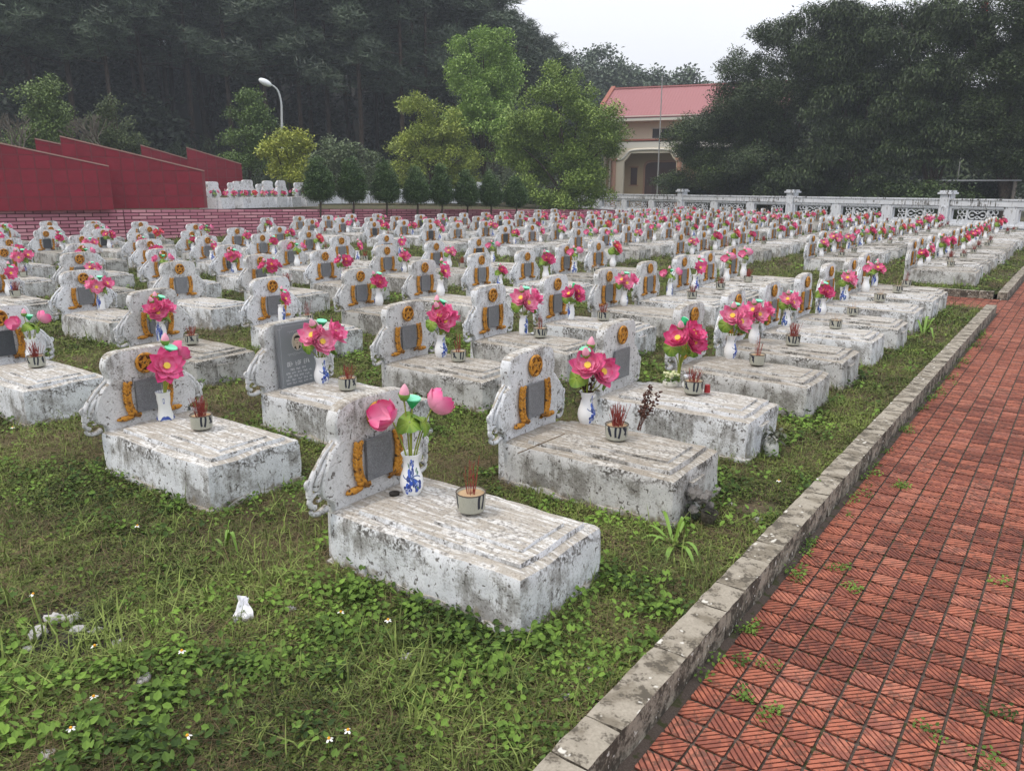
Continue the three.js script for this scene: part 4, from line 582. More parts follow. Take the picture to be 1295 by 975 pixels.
// ───────────── trees ─────────────
function leafClump(n, R, len, wid, seed, up = 0.35, droop = 0) { // many small folded leaves in a ball
  const r = rng(seed), pos = [], a = V(), q = new THREE.Quaternion(), e = new THREE.Euler();
  for (let k = 0; k < n; k++) {
    const th = r() * 6.283, ph = Math.acos(2 * r() - 1), R1 = R * Math.cbrt(r()), c = V(Math.sin(ph) * Math.cos(th), Math.cos(ph) * 0.75, Math.sin(ph) * Math.sin(th)).multiplyScalar(R1);
    e.set((r() - 0.5) * 1.8 - droop, r() * 6.283, (r() - 0.5) * 1.4, 'YXZ'); q.setFromEuler(e); const L = len * (0.7 + r() * 0.6), w = wid * (0.8 + r() * 0.4);
    const P = [V(0, 0, 0), V(w, 0.12 * w, -L * 0.45), V(0, -0.04 * L, -L), V(-w, 0.12 * w, -L * 0.45), V(0, -w * 0.12, -L * 0.45)].map(p => p.applyQuaternion(q).add(c));
    for (const [i, j, m] of [[0, 1, 4], [1, 2, 4], [2, 3, 4], [3, 0, 4]]) pos.push(P[i].x, P[i].y, P[i].z, P[j].x, P[j].y, P[j].z, P[m].x, P[m].y, P[m].z);
  }
  const g = new THREE.BufferGeometry(); g.setAttribute('position', new THREE.BufferAttribute(new Float32Array(pos), 3)); g.computeVertexNormals(); return g;
}
function needleClump(n, R, len, seed) { const r = rng(seed), pos = []; for (let k = 0; k < n; k++) { const c = V((r() - .5) * 2, (r() - .5) * 1.1, (r() - .5) * 2).multiplyScalar(R * 0.55), d = V(r() - .5, r() * 0.7 - 0.1, r() - .5).normalize().multiplyScalar(len * (0.6 + r() * 0.7)), s = V(r() - .5, r() - .5, r() - .5).cross(d).setLength(len * 0.085); pos.push(c.x - s.x, c.y - s.y, c.z - s.z, c.x + s.x, c.y + s.y, c.z + s.z, c.x + d.x, c.y + d.y, c.z + d.z); } const g = new THREE.BufferGeometry(); g.setAttribute('position', new THREE.BufferAttribute(new Float32Array(pos), 3)); g.computeVertexNormals(); return g; }
const barkTex = pair(256, 512, (u, v) => { const a = fb(u, v, 24, 12, 17, 4), f = fb(u, v, 100, 80, 27, 2); return lerp3([58, 48, 40, 0.3], [104, 92, 80, 0.7], clamp(a * 1.3 - 0.2 + (f - 0.5) * 0.4)); });
M.bark = mat(0xffffff, 0.95, { map: barkTex.map, bumpMap: barkTex.bump, bumpScale: 0.02 }); M.barkPine = mat(0xd2c8c0, 0.95, { map: barkTex.map, bumpMap: barkTex.bump, bumpScale: 0.03 });
const leafMat = c => mat(c, 0.75); const white = new THREE.Color(1, 1, 1);
function crownMesh(clump, material, pts, r, cols, parent, name = 'crown') {
  const im = new THREE.InstancedMesh(clump, material, pts.length), m = new THREE.Matrix4(), q = new THREE.Quaternion(), c = new THREE.Color(), A = new THREE.Color(cols[0]), B = new THREE.Color(cols[1]);
  pts.forEach((p, i) => { q.setFromEuler(new THREE.Euler((r() - .5) * 0.5, r() * 6.283, (r() - .5) * 0.5)); const s = (p.s || 1) * (0.75 + r() * 0.5); m.compose(p, q, V(s, s, s)); im.setMatrixAt(i, m); c.copy(A).lerp(B, clamp(p.t ?? r())); im.setColorAt(i, c); });
  im.name = name; im.castShadow = im.receiveShadow = true; im.userData.kind = 'stuff'; parent.add(im); return im;
}
function blobPts(blobs, n, r, f = 1.2, gap = 0) { // points through ellipsoids, thicker near their skins
  const out = []; let w = blobs.map(b => b[3] * b[4] * (b[5] ?? b[3])), tot = w.reduce((a, b) => a + b, 0);
  blobs.forEach((b, bi) => { const k = Math.round(n * w[bi] / tot); for (let i = 0, tries = 0; i < k && tries < k * 6; tries++) { const th = r() * 6.283, ph = Math.acos(2 * r() - 1), R = Math.pow(r(), 0.28), p = V(b[0] + Math.sin(ph) * Math.cos(th) * R * b[3], b[1] + Math.cos(ph) * R * b[4], b[2] + Math.sin(ph) * Math.sin(th) * R * (b[5] ?? b[3])); if (n3(p.x * f + bi, p.y * f, p.z * f) < gap - 0.12) continue; p.t = r(); out.push(p); i++; } });
  return out;
}
function tree(name, label, base, blobs, n, clump, material, cols, opt = {}) { // blobs relative to the base
  const T = thing(name, label, opt.cat || 'tree', [base.x, base.y, base.z], 0, opt.group), r = rng(opt.seed || 1), th = opt.trunk ?? 0.14, fork = opt.fork ?? Math.min(...blobs.map(b => b[1] - b[4])) * 0.7 + 0.3;
  const lean = opt.lean || V(0, 0, 0), F = V(lean.x, fork, lean.z), limbs = [tube([V(0, -0.3, 0), V(lean.x * 0.3 + 0.05, fork * 0.5, lean.z * 0.3), F], th * 1.25, th * 0.8, 8, 8)];
  mesh('trunk', boxUV(limbs[0], 0.8), M.bark, T);
  for (const b of (opt.main || blobs)) { const E = V(b[0], b[1], b[2]); mesh('limb', boxUV(tube([F, F.clone().lerp(E, 0.5).add(V((r() - .5) * 0.3, 0.1 * E.distanceTo(F), (r() - .5) * 0.3)), E], th * 0.55, 0.02, 6, 5), 0.8), M.bark, T); }
  crownMesh(clump, material, blobPts(blobs, n, r, opt.f, opt.gap), r, cols, T); return T;
}
const CL = { broad: leafClump(22, 0.32, 0.125, 0.03, 1), fine: leafClump(22, 0.3, 0.12, 0.026, 2), long: leafClump(20, 0.34, 0.17, 0.026, 3, 0.3, 0.5), shrub: leafClump(26, 0.13, 0.06, 0.013, 4), needle: needleClump(34, 0.75, 0.42, 5), far: leafClump(14, 0.7, 0.42, 0.12, 6) };
const LM = leafMat(0xffffff); LM.roughness = 0.6; const lawnLeaf = mat(0xffffff, 0.95);
const hill = (px, d) => { const p = spot(px, 235, d); p.y = hillH(p.x, p.z); return p; };
// pines on the hillside
{
  const protos = [0, 1, 2, 3].map(k => proto(g => {
    const r = rng(k * 31 + 7), H = 16, pts = []; const bend = (r() - .5) * 0.8; mesh('trunk', boxUV(tube([V(0, -0.6, 0), V(bend, H * 0.4, bend * 0.4), V(bend * 0.6, H * 0.75, 0), V(0, H * 0.97, 0)], 0.2, 0.05, 10, 7), 1.2), M.barkPine, g);
    const lb = []; for (let i = 0; i < 22; i++) { const t = 0.42 + r() * 0.56, y = H * t, a = r() * 6.283, L = (1 - t) * 4.2 + 0.9 + r() * 1.2, E = V(Math.cos(a) * L, y + L * 0.25, Math.sin(a) * L); lb.push(tube([V(bend * 0.6 * (1 - t), y, 0), E.clone().multiplyScalar(0.55).setY(y + L * 0.08), E], 0.05, 0.015, 4, 4)); for (let j = 0; j < 20; j++) { const s = 0.3 + r() * 0.8, p = V(E.x * s + (r() - .5) * 1.2, mix(y, E.y, s) + (r() - .3) * 0.7, E.z * s + (r() - .5) * 1.2); p.t = r(); pts.push(p); } }
    mesh('limbs', boxUV(merge(lb), 1), M.barkPine, g).userData.kind = 'stuff'; crownMesh(CL.needle, LM, pts, r, ['#2c382c', '#52624a'], g);
  }));
  const r = rng(404), prof = [[-60, -160], [560, -80], [605, -5], [640, 18], [672, 45], [700, 78], [740, 100]];
  const top = px => { for (let i = 0; i < prof.length - 1; i++) if (px <= prof[i + 1][0]) return mix(prof[i][1], prof[i + 1][1], (px - prof[i][0]) / (prof[i + 1][0] - prof[i][0])); return 100; };
  let n = 0; for (const [d, step] of [[54, 44], [61, 40], [68, 38], [76, 34], [86, 32], [97, 30], [112, 28]]) for (let px = -50 + (d % 7) * 4; px < 715; px += step * (0.75 + r() * 0.5)) {
    const dd = d + (r() - .5) * 6, b = hill(px, dd), tp = top(px) + (r() - 0.1) * 22, yT = spot(px, tp, dd).y; let h = clamp(yT - b.y, 0, 15 + r() * 6); if (h < 6) continue;
    const T = thing('pine_tree', 'tall dark pine tree standing on the wooded hillside', 'tree', [b.x, b.y, b.z], r() * 6.283, 'pines on the hillside'); copyInto(protos[Math.floor(r() * 4)], T); const w = 0.85 + r() * 0.3; T.scale.set(w, h / 16, w); n++;
  } console.log('pines', n);
  for (let k = 0; k < 46; k++) { const px = -40 + k * 16 + r() * 12, d = 45 + r() * 9, b = hill(px, d), s = 0.8 + r() * 0.9; tree('hillside_bush', 'dark leafy bush at the foot of the pine hill', b, [[0, 1.0 * s, 0, 1.5 * s, 1.0 * s], [0.9 * s, 1.5 * s, 0.3, 1.0 * s, 0.9 * s]], 130, CL.broad, LM, ['#2c3a22', '#4a5a34'], { cat: 'bush', group: 'bushes at the foot of the hill', seed: k + 70, trunk: 0.05, fork: 0.3 }); }
}
{ const r = rng(808); for (let k = 0; k < 34; k++) { const px = -40 + r() * 720, d = 52 + r() * 46, b = hill(px, d), s = 1.2 + r() * 1.6; tree('understory_tree', 'dark undergrowth tree between the pine trunks', b, [[0, 1.3 * s, 0, 1.2 * s, 1.1 * s], [0.8 * s, 2.0 * s, 0.3, 0.9 * s, 0.8 * s], [-0.6 * s, 2.4 * s, 0, 0.8 * s, 0.7 * s]], 150, CL.far, LM, ['#222c20', '#3c4836'], { group: 'undergrowth between the pines', seed: k + 170, trunk: 0.08, fork: 0.5, f: 0.9 }); } }
// trees beyond the house
for (const [px, d, top, w, s] of [[700, 95, 92, 5, 1], [722, 92, 66, 5.5, 2], [752, 96, 58, 5.5, 3], [778, 94, 74, 5, 4], [805, 98, 90, 4.6, 5], [828, 96, 88, 4, 6], [864, 92, 86, 3.0, 7], [890, 97, 108, 4, 8], [668, 90, 70, 5, 9]]) { const b = spot(px, 235, d); b.y = 0; const h = spot(px, top, d).y; tree('distant_tree', 'hazy grey green tree showing above the house roof', b, [[0, h - 2.4, 0, w * 0.62, 2.4], [-w * 0.4, h - 4.6, 0.6, w * 0.55, 2.2], [w * 0.45, h - 4.4, -0.5, w * 0.55, 2.3], [0, h - 6.5, 0, w * 0.7, 2.2]], 620, CL.far, LM, ['#3a4a38', '#5a6a50'], { seed: s, trunk: 0.25, group: 'distant trees beyond the house', f: 0.5, gap: -0.05 }); }
const M1 = d => d / FPX;
function pixTree(name, label, px, base, d, list, n, clump, cols, opt = {}) { // crown given as [x, y, halfwidth, halfheight] seen in the photograph at distance d
  const b = spot(px, 235, d); b.y = base; const side = V(Math.cos(YAW), 0, -Math.sin(YAW)), m = M1(d) * 1.03; const rr = rng((opt.seed || 1) + 900);
  const blobs = list.map(([x, y, w, h]) => { const c = spot(x, y, d).sub(b), dep = (rr() - 0.5) * w * m * 1.1; return [c.x + fwd.x * dep, c.y, c.z + fwd.z * dep, w * m, h * m, w * m * 0.9]; });
  const bits = []; for (const q of blobs) for (let i = 0; i < (opt.bits || 9); i++) { const th = rr() * 6.283, ph = Math.acos(2 * rr() - 1), R = 0.55 + rr() * 0.45, s = 0.24 + rr() * 0.26; bits.push([q[0] + Math.sin(ph) * Math.cos(th) * R * q[3], q[1] + Math.cos(ph) * R * q[4], q[2] + Math.sin(ph) * Math.sin(th) * R * q[5], Math.max(0.28, s * q[3]), Math.max(0.2, s * q[4] * 0.8)]); }
  return tree(name, label, b, bits, n, clump, LM, cols, { ...opt, main: blobs });
}
// trees on the terrace
pixTree('leafy_tree', 'tall bright green tree in front of the pine hill', 612, 0.9, 40, [[612, 62, 30, 22], [595, 90, 26, 26], [632, 92, 26, 28], [612, 125, 36, 30], [640, 140, 24, 30], [590, 150, 26, 26], [615, 175, 38, 30]], 2400, CL.fine, ['#6c8a3e', '#a6c268'], { seed: 11, trunk: 0.14, gap: 0.06 });
pixTree('leafy_tree', 'broad green tree hiding the left of the cream house', 720, 0.5, 36, [[700, 108, 30, 22], [735, 130, 32, 26], [672, 140, 30, 28], [705, 160, 42, 34], [760, 155, 32, 28], [778, 175, 22, 22], [660, 185, 30, 30], [705, 205, 46, 34], [752, 205, 34, 34], [690, 236, 46, 24], [740, 238, 34, 20]], 3600, CL.broad, ['#56702e', '#98ae54'], { seed: 12, trunk: 0.16, gap: 0.05 });
pixTree('leafy_tree', 'yellow green tree with layered branches beside the tall bright tree', 545, 0.95, 38, [[528, 134, 24, 10], [555, 146, 26, 12], [520, 168, 22, 10], [562, 172, 30, 16], [508, 190, 20, 10], [545, 205, 34, 20], [585, 200, 24, 20], [520, 225, 26, 18], [566, 230, 34, 20]], 1200, CL.broad, ['#6c7e34', '#b0bc58'], { seed: 13, trunk: 0.1, gap: 0.1 });
pixTree('conical_tree', 'dark green conical tree with tiered boughs by the street lamp', 316, 1.25, 39, [[316, 122, 12, 9], [312, 138, 20, 10], [322, 155, 24, 11], [310, 174, 26, 12], [322, 192, 30, 13], [314, 212, 32, 14]], 800, CL.broad, ['#3e5426', '#6c8640'], { seed: 14, trunk: 0.09, gap: 0.02 });
pixTree('leafy_tree', 'yellow leaved small tree under the street lamp', 366, 1.1, 34, [[362, 174, 18, 6], [382, 185, 15, 6], [350, 190, 15, 6], [370, 203, 24, 7], [352, 216, 16, 7], [382, 221, 16, 9]], 460, CL.broad, ['#7c8a34', '#b4b84c'], { seed: 15, trunk: 0.07, gap: 0.04 });
pixTree('tiered_tree', 'tiered olive tree behind the red memorial panels', 58, 1.2, 38, [[58, 108, 14, 7], [50, 122, 22, 8], [66, 134, 22, 8], [52, 150, 24, 9], [64, 166, 26, 10], [50, 182, 26, 10]], 620, CL.broad, ['#485c30', '#7a904a'], { seed: 16, trunk: 0.07, gap: 0.03 });
pixTree('leafy_tree', 'small dull green tree behind the red memorial panels', 150, 1.2, 40, [[148, 140, 16, 12], [140, 158, 26, 12], [160, 172, 22, 14], [130, 182, 20, 12]], 420, CL.broad, ['#3a4a28', '#5c6a38'], { seed: 17, trunk: 0.06, gap: 0.08 });
pixTree('leafy_tree', 'grey green tree between yellow tree and the shrubs', 425, 1.1, 40, [[420, 185, 20, 14], [440, 200, 28, 16], [405, 212, 24, 16], [465, 210, 22, 14], [480, 230, 26, 14]], 520, CL.fine, ['#46563a', '#74845c'], { seed: 18, trunk: 0.07, gap: 0.05 });
for (const [px, s] of [[18, 1], [135, 2]]) { // bare frangipani branches above the panels
  const b = spot(px, 180, 35), T = thing('bare_shrub', s === 1 ? 'bare pale branched shrub above the front red panel' : 'bare pale branched shrub above the long red panel', 'shrub', [b.x, 1.2, b.z]), r = rng(s + 5), top = spot(px, 164, 35).y - 1.2; const gs = [], grow = (a, dir, L, th, k) => { const e = a.clone().addScaledVector(dir, L); gs.push(bar(a, e, th, th * 0.75, 5)); if (k) for (let i = 0; i < 2 + (k > 2); i++) grow(e, dir.clone().add(V((r() - .5) * 1.5, 0.25 * r(), (r() - .5) * 1.5)).normalize(), L * 0.72, th * 0.7, k - 1); }; grow(V(0, 0, 0), V(0, 1, 0), top * 0.42, 0.06, 5); mesh('branches', boxUV(merge(gs), 1), mat(0x5e584e, 0.9), T);
}
// clipped shrubs along the terrace edge
for (const [px, w, top] of [[404, 21, 210], [446, 20, 208], [488, 19, 210], [527, 18, 216], [558, 16, 214], [590, 17, 220], [620, 16, 220], [652, 16, 226]]) { const d = 28 + (px - 404) / 90, b = spot(px, 262, d), m = M1(d); b.y = mix(0.93, 0.72, (px - 404) / 250); const h = (262 - top) * m; tree('clipped_shrub', 'dark green clipped conical shrub on the terrace above the brick wall', b, [[0, h * 0.38, 0, w * m * 0.9, h * 0.26], [0.05, h * 0.62, 0, w * m * 0.74, h * 0.26], [0, h * 0.88, 0, w * m * 0.46, h * 0.22], [w * m * 0.3 * Math.sin(px), h * 0.5, 0.1, w * m * 0.5, h * 0.2]], 900, CL.shrub, LM, ['#2b4420', '#57723a'], { cat: 'shrub', group: 'clipped shrubs above the brick wall', seed: px, trunk: 0.035, fork: h * 0.2, f: 3, gap: -0.05 }); }
// dark trees behind the boundary wall
const DK = ['#18240f', '#53663c'];
pixTree('mango_tree', 'dark leafy tree in front of the right end of the house', 905, 0, 46, [[900, 150, 40, 26], [866, 172, 28, 22], [925, 178, 48, 34], [880, 205, 40, 28], [930, 215, 54, 34], [900, 240, 60, 22]], 4600, CL.broad, ['#26361a', '#54692e'], { seed: 21, trunk: 0.2, gap: 0.0 });
pixTree('mango_tree', 'large dark tree with rounded crown beyond the boundary wall', 985, 0, 44, [[955, 90, 46, 34], [1000, 62, 50, 30], [935, 130, 40, 40], [985, 120, 60, 44], [1030, 110, 46, 44], [960, 175, 50, 40], [1010, 180, 54, 44], [985, 228, 70, 30]], 7000, CL.broad, DK, { seed: 22, trunk: 0.26, gap: -0.04 });
pixTree('mango_tree', 'tall dark tree reaching out of view beyond the boundary wall', 1085, 0, 41, [[1050, 40, 46, 34], [1095, 20, 50, 34], [1060, 90, 50, 36], [1110, 80, 48, 40], [1070, 150, 56, 40], [1115, 165, 44, 40], [1080, 215, 64, 36]], 6500, CL.long, DK, { seed: 23, trunk: 0.24, gap: -0.02 });
pixTree('mango_tree', 'dark open crowned tree with gaps of sky beyond the wall', 1180, 0, 39, [[1150, 25, 40, 26], [1190, 45, 46, 30], [1165, 125, 48, 36], [1205, 110, 44, 36], [1160, 185, 46, 34], [1200, 175, 40, 30], [1150, 235, 50, 24]], 4200, CL.long, DK, { seed: 24, trunk: 0.2, gap: 0.05 });
pixTree('mango_tree', 'dark tree over the shed behind the boundary wall', 1275, 0, 38, [[1240, 40, 40, 36], [1285, 20, 46, 40], [1330, 60, 50, 50], [1255, 105, 44, 36], [1300, 130, 46, 46], [1250, 165, 40, 30], [1320, 200, 50, 46], [1280, 225, 34, 30]], 5200, CL.broad, DK, { seed: 25, trunk: 0.22, gap: 0.0 });
pixTree('mango_tree', 'dark tree far back between the tall trees', 1130, 0, 58, [[1080, 120, 70, 60], [1180, 130, 70, 60], [1130, 200, 110, 50], [1010, 190, 90, 50], [1260, 190, 90, 60]], 2600, CL.far, DK, { seed: 26, trunk: 0.3, gap: -0.1, f: 0.6 });
{ const r = rng(66); for (let k = 0; k < 12; k++) { const px = 895 + k * 27, s = -9.2 - k * 0.0, d0 = mix(45, 33.5, k / 11) + 2.6, b = spot(px, 250, d0); b.y = 0; tree('wall_bush', 'dense green bush growing over the back of the boundary wall', b, [[0, 0.75, 0, 0.9, 0.7], [0.5, 1.25, 0.2, 0.8, 0.55], [-0.5, 1.15 + r() * 0.5, 0, 0.7, 0.6]], 240, CL.fine, LM, ['#26381a', '#4a5f2a'], { cat: 'bush', group: 'bushes behind the boundary wall', seed: k + 300, trunk: 0.04, fork: 0.3 }); } }
{ // red flag among the trees
  const b = spot(1241, 14, 52), T = thing('flag', 'small red flag on a pole among the dark trees', 'flag', [b.x, 0, b.z]); mesh('pole', bar(V(0, 0, 0), V(0, b.y + 0.7, 0), 0.03, 0.025, 6), mat(0x8a8a88, 0.5), T); const g = new THREE.PlaneGeometry(0.34, 0.7, 6, 6), p = g.attributes.position; for (let i = 0; i < p.count; i++) p.setZ(i, 0.06 * Math.sin(p.getX(i) * 14 + p.getY(i) * 3)); g.computeVertexNormals(); mesh('cloth', g.rotateY(YAW).translate(0.18, b.y + 0.1, 0.05), mat(0xb8202a, 0.8), T);
}
// graves on the terrace beyond the panels and white plinths behind the shrubs
{
  const P = (px, d, y) => { const p = spot(px, 250, d); p.y = y; return p; };
  let i = 0; for (let px = 264; px < 385; px += 12.5) { const p = P(px, 27.4 + i * 0.25, 0.94), T = thing('terrace_grave', 'white grave standing on the raised terrace beside the red panels', 'grave', [p.x + n3(i * 3.1 + .5, 0, 1.5) * 0.3, p.y, p.z + n3(i * 2.3, 4, 1) * 0.7], 0.3 + n3(i * 1.7, 2, 2) * 0.8, 'graves on the raised terrace'); const g = getG(2, i % 5); const o = mesh('headstone', g.head, M.wash, T); o.scale.set(1.3, 1.14 + n3(i * 1.9, 3, 3) * 0.2, 1.05); o.position.y = 0.04; mesh('plinth', washUV(roundBox(0.7, 0.34, 0.56, 3, 2, 3, 0.01).translate(0.3, 0, 0), 1, i * 0.6, 0.5), M.wash, T); mesh('plaque', SH.plaque, M.plaque, T).position.set(0.09, 0.38, 0); const b = place('terrace_bouquet', bouquetProto(i % 8, 1), 'faded pink lotus flowers on a terrace grave beside the red panels', 'flowers', p.x + 0.3, p.y + 0.2, p.z, 0, 'bouquets on the terrace'); i++; }
  for (const [a, b, d, y, h] of [[384, 520, 33, 0.95, 0.5], [505, 645, 35, 0.9, 0.62]]) { const A = P(a, d, y), B = P(b, d + 2, y), L = A.distanceTo(B), T = thing('white_plinth', a < 400 ? 'long white plinth behind the nearer clipped shrubs' : 'long white plinth behind the further clipped shrubs', 'plinth', [A.x, y, A.z], Math.atan2(-(B.z - A.z), B.x - A.x)); mesh('base', boxUV(roundBox(L, h, 0.6, 4, 2, 2, 0.02).translate(L / 2, 0, 0), 8), M.wall, T); for (let x = 0.6; x < L; x += 1.6) mesh('pillar', boxUV(roundBox(0.22, 0.3, 0.22, 1, 1, 1, 0.01).translate(x, h, 0), 8), M.wall, T); }
}
// ───────────── lawn plants ─────────────
const inGrave = (() => { const cells = {}; for (const g of graves) for (let a = -1; a <= 4; a++) for (let b = -2; b <= 2; b++) { const k = `${Math.round((g.x + a * 0.4) / 0.4)},${Math.round((g.z + b * 0.4) / 0.4)}`; (cells[k] ??= []).push(g); } return (x, z, m = 0) => { const l = cells[`${Math.round(x / 0.4)},${Math.round(z / 0.4)}`]; if (l) for (const g of l) { const c = Math.cos(g.turn), s = Math.sin(g.turn), dx = x - g.x, dz = z - g.z, lx = dx * c - dz * s, lz = dx * s + dz * c; if (lx > -0.07 - m && lx < 1.03 + m && Math.abs(lz) < 0.295 + m) return true; } return false; }; })();
function leafFan(n, spread, len, wid, h0, h1, seed, flat = 0.4) { const r = rng(seed), pos = []; for (let k = 0; k < n; k++) { const a = r() * 6.283, R = spread * Math.sqrt(r()), c = V(Math.cos(a) * R, mix(h0, h1, r()), Math.sin(a) * R), q = new THREE.Quaternion().setFromEuler(new THREE.Euler((r() - .5) * flat * 2, r() * 6.283, (r() - .5) * flat * 2, 'YXZ')), L = len * (0.65 + r() * 0.7), w = wid * (0.8 + r() * 0.4); const P = [V(0, 0, 0), V(w * 0.8, 0.1 * w, -L * 0.3), V(w * 0.75, 0, -L * 0.65), V(0, -0.12 * L, -L), V(-w * 0.75, 0, -L * 0.65), V(-w * 0.8, 0.1 * w, -L * 0.3), V(0, -0.25 * w, -L * 0.48)].map(p => p.applyQuaternion(q).add(c)); for (let i = 0; i < 6; i++) for (const m of [i, (i + 1) % 6, 6]) pos.push(P[m].x, P[m].y, P[m].z); } const g = new THREE.BufferGeometry(); g.setAttribute('position', new THREE.BufferAttribute(new Float32Array(pos), 3)); g.computeVertexNormals(); return g; }
function bladeTuft(n, spread, len, wid, lean, seed) { const r = rng(seed), pos = []; for (let k = 0; k < n; k++) { const a = r() * 6.283, R = spread * Math.sqrt(r()), b = V(Math.cos(a) * R, 0, Math.sin(a) * R), d = r() * 6.283, L = len * (0.5 + r() * 0.8), le = lean * (0.4 + r()), dir = V(Math.cos(d), 0, Math.sin(d)), sd = V(-dir.z, 0, dir.x).multiplyScalar(wid * (0.7 + r() * 0.6)); const pt = t => b.clone().addScaledVector(dir, L * le * t * t).add(V(0, L * t * (1 - 0.35 * le * t), 0)); const P0 = pt(0), P1 = pt(0.5), P2 = pt(1); const v = [P0.clone().sub(sd), P0.clone().add(sd), P1.clone().addScaledVector(sd, 0.8), P1.clone().addScaledVector(sd, -0.8), P2]; for (const i of [0, 1, 2, 0, 2, 3, 3, 2, 4]) pos.push(v[i].x, v[i].y, v[i].z); } const g = new THREE.BufferGeometry(); g.setAttribute('position', new THREE.BufferAttribute(new Float32Array(pos), 3)); g.computeVertexNormals(); return g; }
{
  const r = rng(9090), kinds = {
    clover: { g: leafFan(12, 0.03, 0.0125, 0.0048, 0.003, 0.016, 1, 0.6), cols: ['#2c3816', '#7a8a40'], list: [] },
    tuft: { g: bladeTuft(10, 0.022, 0.05, 0.0013, 0.9, 2), cols: ['#343f1b', '#8a9a50'], list: [] },
    weed: { g: leafFan(15, 0.042, 0.0215, 0.0082, 0.006, 0.042, 3, 0.7), cols: ['#2a3f16', '#76963c'], list: [] },
    straw: { g: bladeTuft(9, 0.045, 0.055, 0.001, 2.6, 4), cols: ['#463b27', '#7f7150'], list: [] }
  };
  const bare = [[onGround(95, 800), 0.26], [onGround(960, 645), 0.16], [onGround(250, 800), .1]];
  const inBare = (x, z) => bare.some(([p, R]) => { const d = Math.hypot((x - p.x), (z - p.z) * 1.1); return d < R * (0.8 + 0.5 * n3(x * 5, 8, z * 5)); });
  const put = (k, x, z, s) => { const y = (x < -1 || z > -12) ? lawnY(x, z) : GY; kinds[k].list.push([x, y, z, s, r()]); };
  const zones = [[0, 3.2, 5200, 1.0], [3.2, 5.5, 3000, 1.15], [5.5, 9, 1300, 1.5], [9, 16, 420, 2.1], [16, 32, 110, 3.0]];
  const vis = (x, z) => { if (V(x, 0, z).dot(fwd) < 0.5) return false; const p = toPix(V(x, GY, z)); return p[0] > -320 && p[0] < 1400 && p[1] < 1500; };
  for (const [d0, d1, dens, sc] of zones) {
    const x0 = -d1, area = d1 * (d1 + 0.4), N = Math.round(area * dens);
    for (let i = 0; i < N; i++) {
      const x = -1.03 - r() * d1, z = 0.4 - r() * (d1 + 0.4), d = Math.hypot(x, z); if (d < d0 || d >= d1 || z < -12.1 && z > -13.75 && x > -2.75) continue; if (z < wallZ(x) + 0.3 || x < brickX(z) + 0.1) continue; if (!vis(x, z) || inGrave(x, z)) continue; const bareHere = inBare(x, z); if (bareHere && r() < 0.93) continue;
      const lush = n3(x * 0.9 + 3, 0, z * 0.9) + 0.5 * n3(x * 2.7, 5, z * 2.7), edge = inGrave(x, z, 0.09), near = d < 3.2 && x < -1.9 ? 0.35 : 0, q = r();
      if (q < 0.60) { if (r() < 0.55 + lush * 0.9) put('clover', x, z, sc * (0.8 + r() * 0.6)); else if (r() < 0.5) put('straw', x, z, sc * (0.6 + r() * 0.6)); }
      else if (q < 0.74) { if (r() < 0.62 - lush * 0.3) put('straw', x, z, sc * (0.7 + r() * 0.7)); }
      else if (q < 0.9) put('tuft', x, z, sc * (0.55 + r() * (edge ? 1.2 : 0.75)));
      else if (r() < (edge ? 0.5 : 0.04) + Math.max(0, lush) * 0.7) put('weed', x, z, sc * (0.6 + r() * 0.7) * (d > 8 ? 0.8 : 1));
    }
  }
  // lush clumps of broad weeds: lower left of the picture and along the foot of the nearest graves
  for (const [px, py, R, n, s] of [[60, 880, 0.34, 210, 1], [170, 900, 0.28, 130, 1], [60, 950, 0.3, 170, 1.1], [250, 860, 0.16, 60, 0.9], [430, 745, 0.13, 60, 1], [480, 765, 0.13, 60, 1], [540, 790, 0.12, 55, 1], [610, 818, 0.14, 70, 1.1], [680, 800, 0.1, 40, 1.1], [745, 740, 0.1, 40, 0.9], [640, 835, 0.14, 40, 0.8], [380, 830, 0.18, 60, 0.9], [330, 620, 0.25, 70, 0.8], [270, 640, 0.2, 50, 0.8], [830, 760, 0.14, 50, 0.9], [790, 830, 0.14, 44, 0.9], [740, 890, 0.12, 40, 0.9], [960, 560, 0.25, 60, 0.9], [1010, 545, 0.2, 50, 0.9], [130, 640, 0.3, 70, 0.8], [470, 600, 0.2, 40, 0.8], [720, 920, 0.1, 20, .9]]) { const c = onGround(px, py); for (let i = 0; i < n; i++) { const a = r() * 6.283, d = R * Math.sqrt(r()) * 1.3, x = c.x + Math.cos(a) * d, z = c.z + Math.sin(a) * d; if (x > -1.04 || inGrave(x, z) || n3(x * 7, 4, z * 7) + 0.5 * n3(x * 16, 6, z * 16) < -0.02 || inBare(x, z)) continue; put('weed', x, z, s * (0.75 + r() * 0.75)); } }
  for (let i = 0; i < 420; i++) { const z = -1.3 - r() * 10.7, x = -1.04 - r() * r() * 0.08; put(r() < 0.6 ? 'tuft' : 'clover', x, z, 0.8 + r() * 0.6); }
  for (const [px, py, R, n] of [[90, 830, 0.3, 60], [180, 790, 0.25, 40], [300, 760, 0.3, 40], [330, 690, 0.4, 40], [60, 700, 0.5, 50], [520, 860, 0.3, 40], [620, 900, 0.3, 40], [420, 900, 0.3, 36], [230, 700, 0.3, 30], [1040, 520, 0.3, 30], [860, 720, 0.2, 20], [560, 690, 0.4, 20]]) { const c = onGround(px, py); for (let i = 0; i < n; i++) { const a = r() * 6.283, d = R * Math.sqrt(r()), x = c.x + Math.cos(a) * d, z = c.z + Math.sin(a) * d; if (x < -1.04 && !inGrave(x, z)) put('tuft', x, z, 1.4 + r() * 1.2); } } // longer grass
